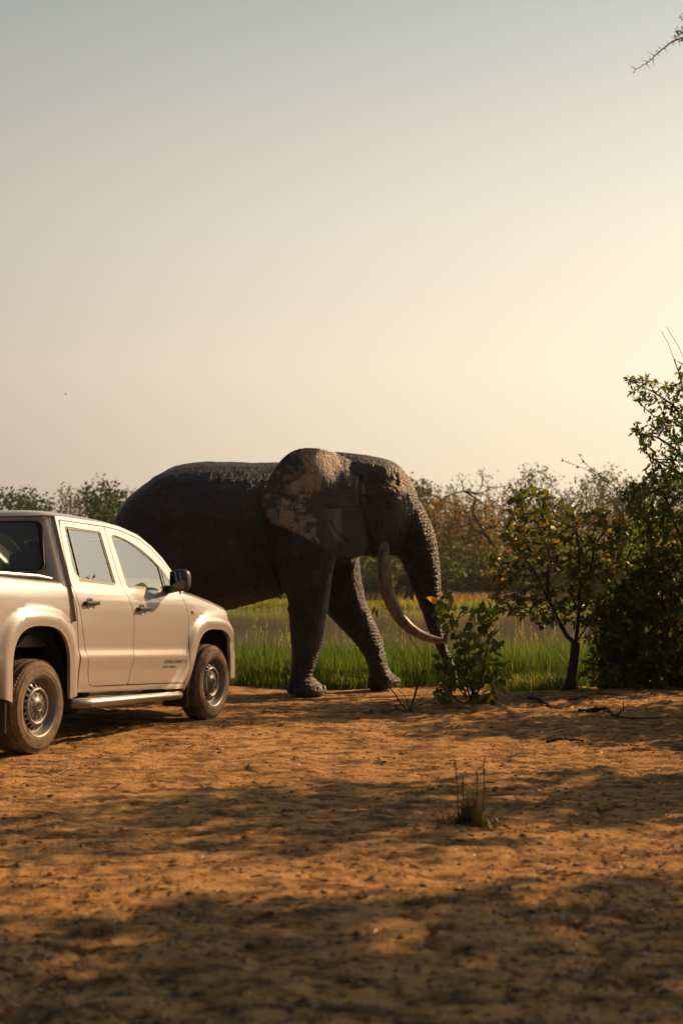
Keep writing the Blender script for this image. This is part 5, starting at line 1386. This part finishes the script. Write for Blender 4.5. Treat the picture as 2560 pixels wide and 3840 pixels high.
    for (u, v, u1, v1) in ((1052, 1860, 1045, 1745), (1063, 1850, 1062, 1790), (1107, 1850, 1112, 1740), (1090, 1850, 1096, 1770)):
        m = MB(); a_ = at(u, 1893, p.y); b_ = at(u1, v1, p.y); m.tube([Vector((a_.x, p.y, p.z))-p, (Vector((a_.x, p.y, p.z))*.5+b_*.5)-p+Vector((.005, 0, 0)), b_-p], [.0035, .003, .0015], 5)
        for k in range(6): 
            t = .75+.04*k; c = Vector((a_.x, p.y, p.z))*(1-t)+b_*t-p; m.tube([c, c+Vector((rg.normal(0, .012), rg.normal(0, .012), .018))], [.004, .001], 4)
        m.build('stalk', M_TWIG, root)
M_DRYT = leafm('dark_tuft_blades', [(0, (.03, .035, .012)), (.5, (.07, .06, .02)), (1, (.16, .11, .04))], 'attr', .35)
grasses()

def litter():
    rg = np.random.default_rng(23)
    # clods and pebbles of the crust
    bm = bmesh.new(); bmesh.ops.create_icosphere(bm, subdivisions=1, radius=1); T = np.array([v.co[:] for v in bm.verts]); TF = np.array([[v.index for v in f.verts] for f in bm.faces]); bm.free()
    n = 4500; Y = 3.6+14.5*rg.random(n)**1.25; X = rg.uniform(-.30, .30, n)*Y; cl = fbm(np.column_stack([X, Y]), 1.1, 3, 77); ok = cl > rg.uniform(-.7, .9, n); X, Y = X[ok], Y[ok]; n = len(X)
    s = np.exp(rg.normal(-4.85, .55, n)); s = np.clip(s, .003, .016); Z = GH(X, Y)
    V = (T[None]*(1+rg.normal(0, .22, (n, len(T), 1))))*np.stack([s*rg.uniform(.8, 1.8, n), s*rg.uniform(.8, 1.5, n), s*rg.uniform(.4, .8, n)], 1)[:, None]+np.stack([X, Y, Z+s*.15], 1)[:, None]
    F = (TF[None]+(np.arange(n)*len(T))[:, None, None]).reshape(-1, 3)
    o = link('soil_clods', mesh_np('soil_clods', V.reshape(-1, 3), F, smooth=False), bpy.data.materials['laterite_dirt']); o['kind'] = 'stuff'; o['label'] = 'small clods and pebbles of laterite strewn over the track'
    # dead leaves and chaff
    n = 13000; Y = 3.6+14*rg.random(n)**1.35; X = rg.uniform(-.28, .30, n)*Y; dens = .12+.45*(1-sstep(Y, 5, 9))+.55*sstep(X/Y, -.02, .20)+.35*sstep(fbm(np.column_stack([X, Y]), .9, 3, 5), .1, .6); ok = rg.random(n) < dens; X, Y = X[ok], Y[ok]; n = len(X)
    pos = np.column_stack([X, Y, GH(X, Y)+.004]); a = rg.uniform(0, 6.28, n); M = frames(np.column_stack([np.cos(a), np.sin(a), rg.normal(0, .15, n)]), rg, 2.5)
    m = leafm('dead_leaf_litter', [(0, (.035, .022, .014)), (.55, (.09, .05, .026)), (.9, (.17, .10, .05)), (1, (.34, .24, .14))], 'attr', .15)
    o = link('leaf_litter', leaves_mesh('leaf_litter', pos, M, rg.uniform(.018, .06, n), rg, LEAF6_V*np.array([1, 1, 1.6]), LEAF6_F, .8), m); o['kind'] = 'stuff'; o['label'] = 'dead leaves scattered over the shaded dirt'
    # broken straws and twiglets
    n = 900; Y = 3.8+13.5*rg.random(n)**1.2; X = rg.uniform(-.28, .30, n)*Y; L_ = rg.uniform(.03, .16, n); a = rg.normal(0, .7, n); d = np.column_stack([np.cos(a), np.sin(a)])*L_[:, None]*.5
    z0 = GH(X-d[:, 0], Y-d[:, 1])+.004; z1 = GH(X+d[:, 0], Y+d[:, 1])+.006; w = rg.uniform(.0015, .004, n)
    V = np.stack([np.column_stack([X-d[:, 0], Y-d[:, 1], z0]), np.column_stack([X-d[:, 0], Y-d[:, 1]+w*2, z0]), np.column_stack([X+d[:, 0], Y+d[:, 1]+w, z1]), np.column_stack([X-d[:, 0], Y-d[:, 1]+w, z0+w*2])], 1).reshape(-1, 3)
    k = (np.arange(n)*4)[:, None]; F = np.concatenate([np.hstack([k, k+1, k+2]), np.hstack([k+1, k+3, k+2]), np.hstack([k+3, k, k+2]), np.hstack([k, k+3, k+1])])
    o = link('straw_litter', mesh_np('straw_litter', V, F, {'lc': np.repeat(rg.random(n), 4)}, smooth=False), m); o['kind'] = 'stuff'; o['label'] = 'broken straws and twiglets on the dirt'
litter()

# ------------------------------------------------------------------ trees across the pond
M_FT = {'dark': leafm('far_dark_foliage', [(0, (.020, .042, .014)), (.6, (.034, .060, .018)), (1, (.055, .075, .022))], 'attr', .35, .6, .2),
        'olive': leafm('far_olive_foliage', [(0, (.040, .046, .018)), (.6, (.066, .064, .022)), (1, (.11, .085, .030))], 'attr', .4, .6, .2),
        'rust': leafm('far_russet_foliage', [(0, (.060, .064, .024)), (.55, (.11, .085, .028)), (.82, (.19, .10, .026)), (1, (.34, .15, .030))], 'attr', .45, .6, .2),
        'scrub2': leafm('far_green_scrub_foliage', [(0, (.060, .10, .048)), (.6, (.095, .135, .058)), (1, (.15, .165, .07))], 'attr', .4, .6, .2),
        'scrub': leafm('far_scrub_foliage', [(0, (.10, .135, .068)), (.6, (.155, .175, .080)), (1, (.25, .21, .090))], 'attr', .4, .6, .2)}
def tree_kind(seed, kind, H, crown, nat, per, lsz, trunk_h, rtip=.018, rmax=.28, step=.4, limbs=None):
    """one far tree: skeleton grown into a set of crown ellipsoids ((x,y,z),(rx,ry,rz))"""
    rg = np.random.default_rng(seed); A = []
    tot = sum(np.prod(e[1]) for e in crown)
    for c, e in crown:
        k = max(8, int(nat*np.prod(e)/tot)); v = rg.normal(0, 1, (k, 3)); v /= np.linalg.norm(v, axis=1)[:, None]; v *= rg.random((k, 1))**(1/2.2); A.append(np.array(c)+v*np.array(e))
    A = np.concatenate(A); P = [np.zeros(3)]; par = [-1]
    if limbs:
        for pl, at_i in limbs:
            src = 0 if at_i is None else min(at_i, len(P)-1)
            chain(P, par, polyline([P[src]]+pl, step)[1:], src)
    else:
        chain(P, par, polyline([(0, 0, 0), (rg.normal(0, .15), rg.normal(0, .15), trunk_h*.5), (rg.normal(0, .3), rg.normal(0, .3), trunk_h)], step)[1:], 0)
    P, par = colonize(P, par, A, step, step*7, step*1.5, 70, (0, 0, .06), seed)
    r = radii(par, rtip, 2.4, rmax)
    tm = skeleton_mesh('trunk', P, par, r, 5); tm.materials.append(M_BARK)
    pos, dr = leaf_sites(P, par, r, rg, rtip*1.9, per, .8); M = frames(dr, rg, .3)
    pos = pos+rg.normal(0, lsz[1]*.8, pos.shape)
    cm = leaves_mesh('crown', pos, M, rg.uniform(*lsz, len(pos)), rg, LEAF6_V, LEAF6_F, 1.25); cm.materials.append(M_FT[kind])
    return tm, cm
def far_trees():
    K = {}
    K['round'] = tree_kind(101, 'dark', 9, [((0, 0, 6.2), (2.8, 2.6, 2.3)), ((1.4, .3, 4.6), (2.2, 2, 1.6)), ((-1.6, -.3, 4.8), (2.0, 2, 1.7)), ((.2, 0, 8.2), (1.4, 1.4, 1.0))], 560, 9, (.24, .46), 2.6)
    K['round2'] = tree_kind(102, 'dark', 9, [((.6, 0, 7.4), (1.9, 1.8, 1.7)), ((-1.2, .3, 5.6), (2.0, 2, 1.7)), ((1.8, -.3, 4.6), (1.8, 2, 1.5)), ((-.2, 0, 3.6), (2.6, 2.2, 1.3))], 540, 9, (.24, .44), 2.2)
    K['airy'] = tree_kind(103, 'olive', 11, [((0, 0, 7.5), (2.9, 2.6, 3.0)), ((1.8, 0, 5.5), (1.8, 1.8, 1.8)), ((-2.0, .4, 5.8), (1.6, 1.6, 2.0))], 420, 4.2, (.17, .34), 3.5)
    K['airy2'] = tree_kind(104, 'olive', 11, [((.5, 0, 8.6), (2.2, 2.0, 1.7)), ((-1.7, .2, 6.6), (1.9, 1.8, 1.9)), ((2.2, -.2, 6.2), (1.7, 1.7, 1.8)), ((0, 0, 4.6), (2.4, 2.2, 1.4))], 480, 5.0, (.18, .36), 3.0)
    K['crownball'] = tree_kind(105, 'olive', 12, [((0, 0, 9.4), (2.6, 2.3, 1.8)), ((.4, 0, 7.6), (2.9, 2.4, 1.2)), ((0, 0, 5.2), (2.2, 2, 1.6))], 460, 4.5, (.18, .36), 5.0)
    K['rust'] = tree_kind(106, 'rust', 9, [((0, 0, 6.4), (3.4, 2.8, 2.2)), ((2.0, 0, 4.6), (2.4, 2.2, 1.6)), ((-2.2, 0, 4.6), (2.2, 2.2, 1.6))], 520, 5.5, (.16, .33), 2.6)
    K['shrub'] = tree_kind(107, 'scrub', 5, [((0, 0, 2.2), (2.4, 2.0, 1.7)), ((1.5, 0, 1.4), (1.8, 1.6, 1.1)), ((-1.6, .2, 1.5), (1.8, 1.6, 1.2))], 330, 5.5, (.20, .38), .8, .014, .10, .3)
    K['shrub2'] = tree_kind(108, 'scrub2', 5, [((0, 0, 2.6), (2.0, 1.8, 1.8)), ((1.2, 0, 1.3), (1.9, 1.6, 1.1)), ((-1.2, .2, 1.6), (1.7, 1.6, 1.2))], 320, 5.5, (.20, .38), .8, .014, .10, .3)
    LAB = {'round': ('dense_tree', 'rounded dense dark green tree across the pond', 'rounded dark trees across the pond'), 'round2': ('dense_tree', 'lumpy dark green tree with stepped crown across the pond', 'lumpy dark trees across the pond'),
           'airy': ('sparse_tree', 'tall sparse olive tree with airy twigs across the pond', 'sparse olive trees across the pond'), 'airy2': ('sparse_tree', 'sparse olive tree with several leaf tiers across the pond', 'tiered sparse trees across the pond'),
           'crownball': ('domed_tree', 'tall olive tree with a high domed crown across the pond', 'domed trees across the pond'), 'rust': ('russet_tree', 'broad tree with rust-orange leaves across the pond', 'russet trees across the pond'),
           'shrub': ('far_bush', 'olive scrub bush on the far bank of the pond', 'olive scrub on the far bank'), 'shrub2': ('far_bush', 'dark green scrub bush on the far bank of the pond', 'dark scrub on the far bank')}
    rg = np.random.default_rng(40)
    def place(kind, u, vtop, Y, squash=1.0):
        tm, cm = K[kind]; n = len(cm.vertices); co = np.zeros(n*3, np.float32); cm.vertices.foreach_get('co', co); top = np.percentile(co.reshape(-1, 3)[:, 2], 99.5)
        p = at(u, vtop, Y); g = gz(p.x, Y); s = (p.z-g)/top
        nm, lab, grp = LAB[kind]; e = empty(nm, (p.x, Y, g-.05), rg.uniform(0, 6.28)); e.scale = (s*squash*rg.uniform(.92, 1.1), s*squash*rg.uniform(.92, 1.1), s)
        tag(e, lab, 'bush' if 'shrub' in kind else 'tree', grp); link('trunk' if 'shrub' not in kind else 'stems', tm, None, e); c = link('crown' if 'shrub' not in kind else 'foliage', cm, None, e)
    for a in [('round', 4, 1126, 112), ('round2', 46, 1128, 122), ('round', 88, 1142, 118), ('airy', 160, 1114, 124), ('airy2', 196, 1128, 134), ('round2', 243, 1102, 116), ('airy2', 285, 1124, 122), ('airy', 330, 1130, 132),
              ('crownball', 400, 1120, 140), ('round', 480, 1125, 130), ('airy2', 560, 1115, 136), ('rust', 640, 1130, 126), ('airy', 720, 1120, 138), ('round2', 800, 1125, 130), ('rust', 870, 1125, 128),
              ('round2', 950, 1098, 132), ('airy2', 985, 1106, 124), ('rust', 1010, 1140, 118), ('airy', 1040, 1112, 138), ('rust', 1065, 1135, 128), ('rust', 1130, 1150, 120), ('airy', 1165, 1108, 142), ('crownball', 1226, 1066, 140), ('airy2', 1270, 1128, 136), ('rust', 1240, 1165, 124),
              ('airy', 1318, 1118, 146), ('crownball', 1384, 1070, 138), ('airy2', 1345, 1105, 130), ('airy', 1428, 1112, 134), ('round2', 1470, 1105, 128), ('airy2', 1520, 1092, 134), ('crownball', 1575, 1085, 140), ('round', 1625, 1120, 124), ('rust', 1400, 1180, 122)]:
        place(*a)
    # scrub below the crowns, two ragged rows
    for i in range(46):
        u = -60+i*37+rg.normal(0, 9); place('shrub' if rg.random() < .62 else 'shrub2', u, rg.uniform(1215, 1285), rg.uniform(112, 122), 1.15)
    for i in range(30):
        u = -80+i*58+rg.normal(0, 12); place('shrub2' if rg.random() < .5 else 'shrub', u, rg.uniform(1170, 1225), rg.uniform(126, 150), 1.2)
    # the old tree with writhing limbs
    Y = 117.0; c7 = lambda x, y: at((1540+x/2.24)/1.632653, (1700+y/2.24)/1.632653, Y); b = c7(832, 1000); g = gz(b.x, Y)
    q = lambda x, y, d=0: np.array((c7(x, y)-Vector((b.x, Y, g)))[:])+np.array([0, d, 0])
    base_h = q(832, 920)[2]
    limbs = [([(0, 0, base_h*.5), q(835, 905)], None)]
    n0 = 1+len(polyline([(0, 0, 0), (0, 0, base_h*.5), q(835, 905)], .4))-1
    limbs += [([q(835, 830), q(850, 760), q(920, 640), q(960, 560, .5), q(1000, 480, .8)], n0-1), ([q(800, 870), q(720, 810), q(670, 740, -.3), q(610, 670, -.5), q(530, 650, -.6), q(490, 590, -.6), q(480, 540, -.6)], n0-1)]
    tmp = []
    tm_l = [q(610, 660, -.5), q(640, 622, -.3), q(705, 610, 0), q(760, 560, .2)]
    limbs += [(tm_l, n0+14), ([q(600, 640, -.4), q(520, 500, 0), q(512, 460, 0), q(545, 390, 0), q(500, 340, 0), q(440, 310, 0)], n0+16), ([q(560, 330), q(600, 260), q(600, 200)], n0+34)]
    kx = lambda x, y, d: tuple(q(x, y, d))
    e1 = [(kx(600, 330, 0), (3.6, 2.6, 2.3)), (kx(420, 500, 0), (2.8, 2.4, 2.0)), (kx(800, 500, .5), (2.6, 2.2, 1.8)), (kx(520, 620, 0), (2.4, 2, 1.4))]
    tm, cm = tree_kind(120, 'rust', 10, e1, 420, 1.8, (.13, .26), 3, .024, .46, .4, limbs); tm.materials.clear(); tm.materials.append(simple('dark_limb_bark', (.018, .015, .013), .95, spec=.1))
    e = empty('twisted_tree', (b.x, Y, g-.05)); tag(e, 'old tree with bare writhing dark limbs and orange leaves across the pond', 'tree'); link('trunk', tm, None, e); link('crown', cm, None, e)
far_trees()

# ------------------------------------------------------------------ thorn trees beside the track (right of the frame) that shade it
M_THORN = bark('thorn_tree_bark', (.030, .024, .024), (.075, .058, .052), 24)
M_LF_TH = leafm('fine_thorn_tree_leaves', [(0, (.04, .055, .02)), (.6, (.065, .075, .025)), (1, (.12, .09, .03))], 'attr', .3)
def thorn_tree(name, label, base, crown, nat, seed, per, lsz, branch=False, rmax=.13):
    rg = np.random.default_rng(seed); b = Vector(base); b.z = gz(b.x, b.y)-.05
    root = empty(name, b); tag(root, label, 'tree', None)
    A = []
    tot = sum(np.prod(e[1]) for e in crown)
    for c, e in crown:
        k = max(10, int(nat*np.prod(e)/tot)); v = rg.normal(0, 1, (k, 3)); v /= np.linalg.norm(v, axis=1)[:, None]; v *= rg.random((k, 1))**.4; A.append(np.array(c)+v*np.array(e))
    A = np.concatenate(A); P = [np.array(b[:])]; par = [-1]; c0 = np.array(crown[0][0])
    t = chain(P, par, polyline([b[:], (b.x+.1, b.y, 1.2), tuple(np.array(b[:])*.5+c0*.5), tuple(c0-np.array([0, 0, crown[0][1][2]*.8]))], .16)[1:], 0)
    tipn = []
    if branch:
        c8 = lambda x, y: np.array(at((2300+x/6.03)/1.632653, (40+y/6.03)/1.632653, BY)[:]); BY = 9.0
        bp = [(1568, 595), (1450, 640), (1345, 680), (1250, 742), (1150, 835), (1085, 873), (1015, 940), (925, 1013), (885, 1070), (780, 1150), (735, 1195), (670, 1212), (600, 1270), (505, 1318), (440, 1405)]
        far = [np.array((3.1, 9.3, 5.45)), np.array((2.55, 9.1, 5.08))]
        k0 = chain(P, par, polyline([P[t], tuple(far[0]+np.array([1.6, .3, .05])), tuple(far[0]), tuple(far[1])], .14)[1:], t)
        k1 = len(P); chain(P, par, [c8(*p) for p in bp], k0); tipn = list(range(k1, len(P)))
    n0 = len(P)
    AA_ = A[(A[:, 0] > 3.4*A[:, 1]/12.0+.4)] if branch else A
    P, par = colonize(P, par, AA_, .16, 1.6, .22, 80, (0, 0, .02), seed)
    r = radii(par, .004, 2.3, rmax)
    for i, k in enumerate(tipn): r[k] = np.interp(i, [0, len(tipn)-1], [.0055, .0022])
    link('trunk', skeleton_mesh('trunk', P-np.array(b), par, r, 6), M_THORN, root)
    pos, dr = leaf_sites(P, par, r, rg, .0075, per, .8)
    if tipn:
        kp = np.linalg.norm(pos[:, None]-P[tipn][None], axis=2).min(1) > .12; pos, dr = pos[kp], dr[kp]
        ex = []
        for (x, y) in ((1440, 500), (1480, 530), (1400, 560), (1520, 470), (1430, 430), (1500, 500), (1395, 715), (1545, 520), (1555, 440), (1460, 545), (1550, 150), (1565, 110)):
            for _ in range(5): ex.append(c8(x, y)+rg.normal(0, .006, 3))
        ex = np.array(ex); exd = rg.normal(0, 1, ex.shape)+np.array([-.3, 0, .5])
        c = link('leaf_cluster', leaves_mesh('leaf_cluster', ex-np.array(b), frames(exd, rg), rg.uniform(.012, .028, len(ex)), rg, LEAF6_V, LEAF6_F, .7), M_LF_TH, root); c['kind'] = 'stuff'
        m = MB()
        for (x0, y0, x1, y1) in ((505, 1318, 375, 1228), (775, 1150, 622, 1103), (740, 1195, 830, 1332), (838, 1100, 797, 1030), (888, 1070, 928, 1218), (925, 1013, 762, 928), (990, 968, 1040, 1028), (1015, 940, 985, 893), (985, 893, 945, 905), (1085, 873, 990, 788), (1150, 838, 1205, 935), (1185, 795, 1110, 766), (1250, 742, 1188, 706), (1310, 715, 1360, 808), (1345, 680, 1312, 655), (1420, 635, 1300, 576), (1462, 645, 1500, 822), (1420, 635, 1370, 560), (1370, 560, 1380, 510), (1500, 620, 1400, 390)):
            a_, b_ = Vector(c8(x0, y0)), Vector(c8(x1, y1)); m2 = MB(); m2.tube([a_-b, b_-b+Vector((0, rg.normal(0, .01), 0))], [.0028, .0008], 5); m2.build('thorn', M_THORN, root)
    cr = link('crown', leaves_mesh('crown', pos-np.array(b), frames(dr, rg), rg.uniform(*lsz, len(pos)), rg, LEAF6_V, LEAF6_F, 1.0), M_LF_TH, root); cr['kind'] = 'stuff'
thorn_tree('thorn_tree', 'thorn tree whose spiny bare branch tip reaches over the track', (7.6, 9.8, 0), [((7.4, 9.4, 5.3), (2.6, 1.9, .9)), ((6.2, 7.9, 4.5), (1.9, 1.3, .8)), ((9.0, 10.2, 5.0), (1.6, 1.4, .8)), ((8.4, 8.2, 5.2), (1.8, 1.2, .8))], 2200, 201, 11.0, (.10, .22), True)
thorn_tree('acacia_tree', 'flat-topped acacia standing right of the track and shading it', (7.2, 13.2, 0), [((6.9, 13.0, 4.6), (1.9, 1.5, .8)), ((5.6, 12.4, 3.6), (1.1, 1.0, .6)), ((8.2, 13.8, 4.4), (1.4, 1.2, .7))], 700, 207, 6.5, (.09, .19))

# ------------------------------------------------------------------ small things in the air
def flyers():
    m = simple('dark_feather', (.03, .03, .028), .8)
    def bird(label, u, v, Y, size, roll):
        p = at(u, v, Y); o = empty('bird', p); tag(o, label, 'bird')
        b = MB(); b.tube([(-.5*size, 0, 0), (-.2*size, 0, 0), (.1*size, 0, .01*size), (.42*size, 0, .03*size)], [.03*size, .10*size, .11*size, .02*size], 8); b.build('body', m, o)
        for s in (-1, 1):
            w = MB(); w.add([(.12*size, 0, .02*size), (-.15*size, 0, .0), (-.05*size, s*.55*size, .16*size), (.10*size, s*.5*size, .18*size), (-.12*size, s*1.0*size, .05*size), (-.10*size, s*.02*size, -.02*size)], [(0, 1, 2, 3), (3, 2, 4)]); w.build('wing', m, o)
        o.rotation_euler = roll
    bird('tiny dark bird banking high in the hazy sky', 151, 905, 60, .16, (1.2, .2, 1.3))
    bird('tiny dark speck of a bird just above the elephant\'s rump', 345, 1068, 60, .05, (.3, .1, .4))
flyers()

# ------------------------------------------------------------------ dusty air
def haze():
    m = bpy.data.materials.new('dusty_air'); m.use_nodes = True; N = m.node_tree.nodes; L = m.node_tree.links; N.clear()
    out = N.new('ShaderNodeOutputMaterial'); v = N.new('ShaderNodeVolumePrincipled'); v.inputs['Color'].default_value = (.95, .90, .84, 1); v.inputs['Density'].default_value = .00022; v.inputs['Anisotropy'].default_value = .45
    L.new(v.outputs[0], out.inputs['Volume'])
    b = MB(); b.box((0, 200, 7.5), (1240, 830, 22)); o = b.build('haze', m, None, smooth=False); o['kind'] = 'stuff'; o['label'] = 'thin dusty air over the whole place'
haze()
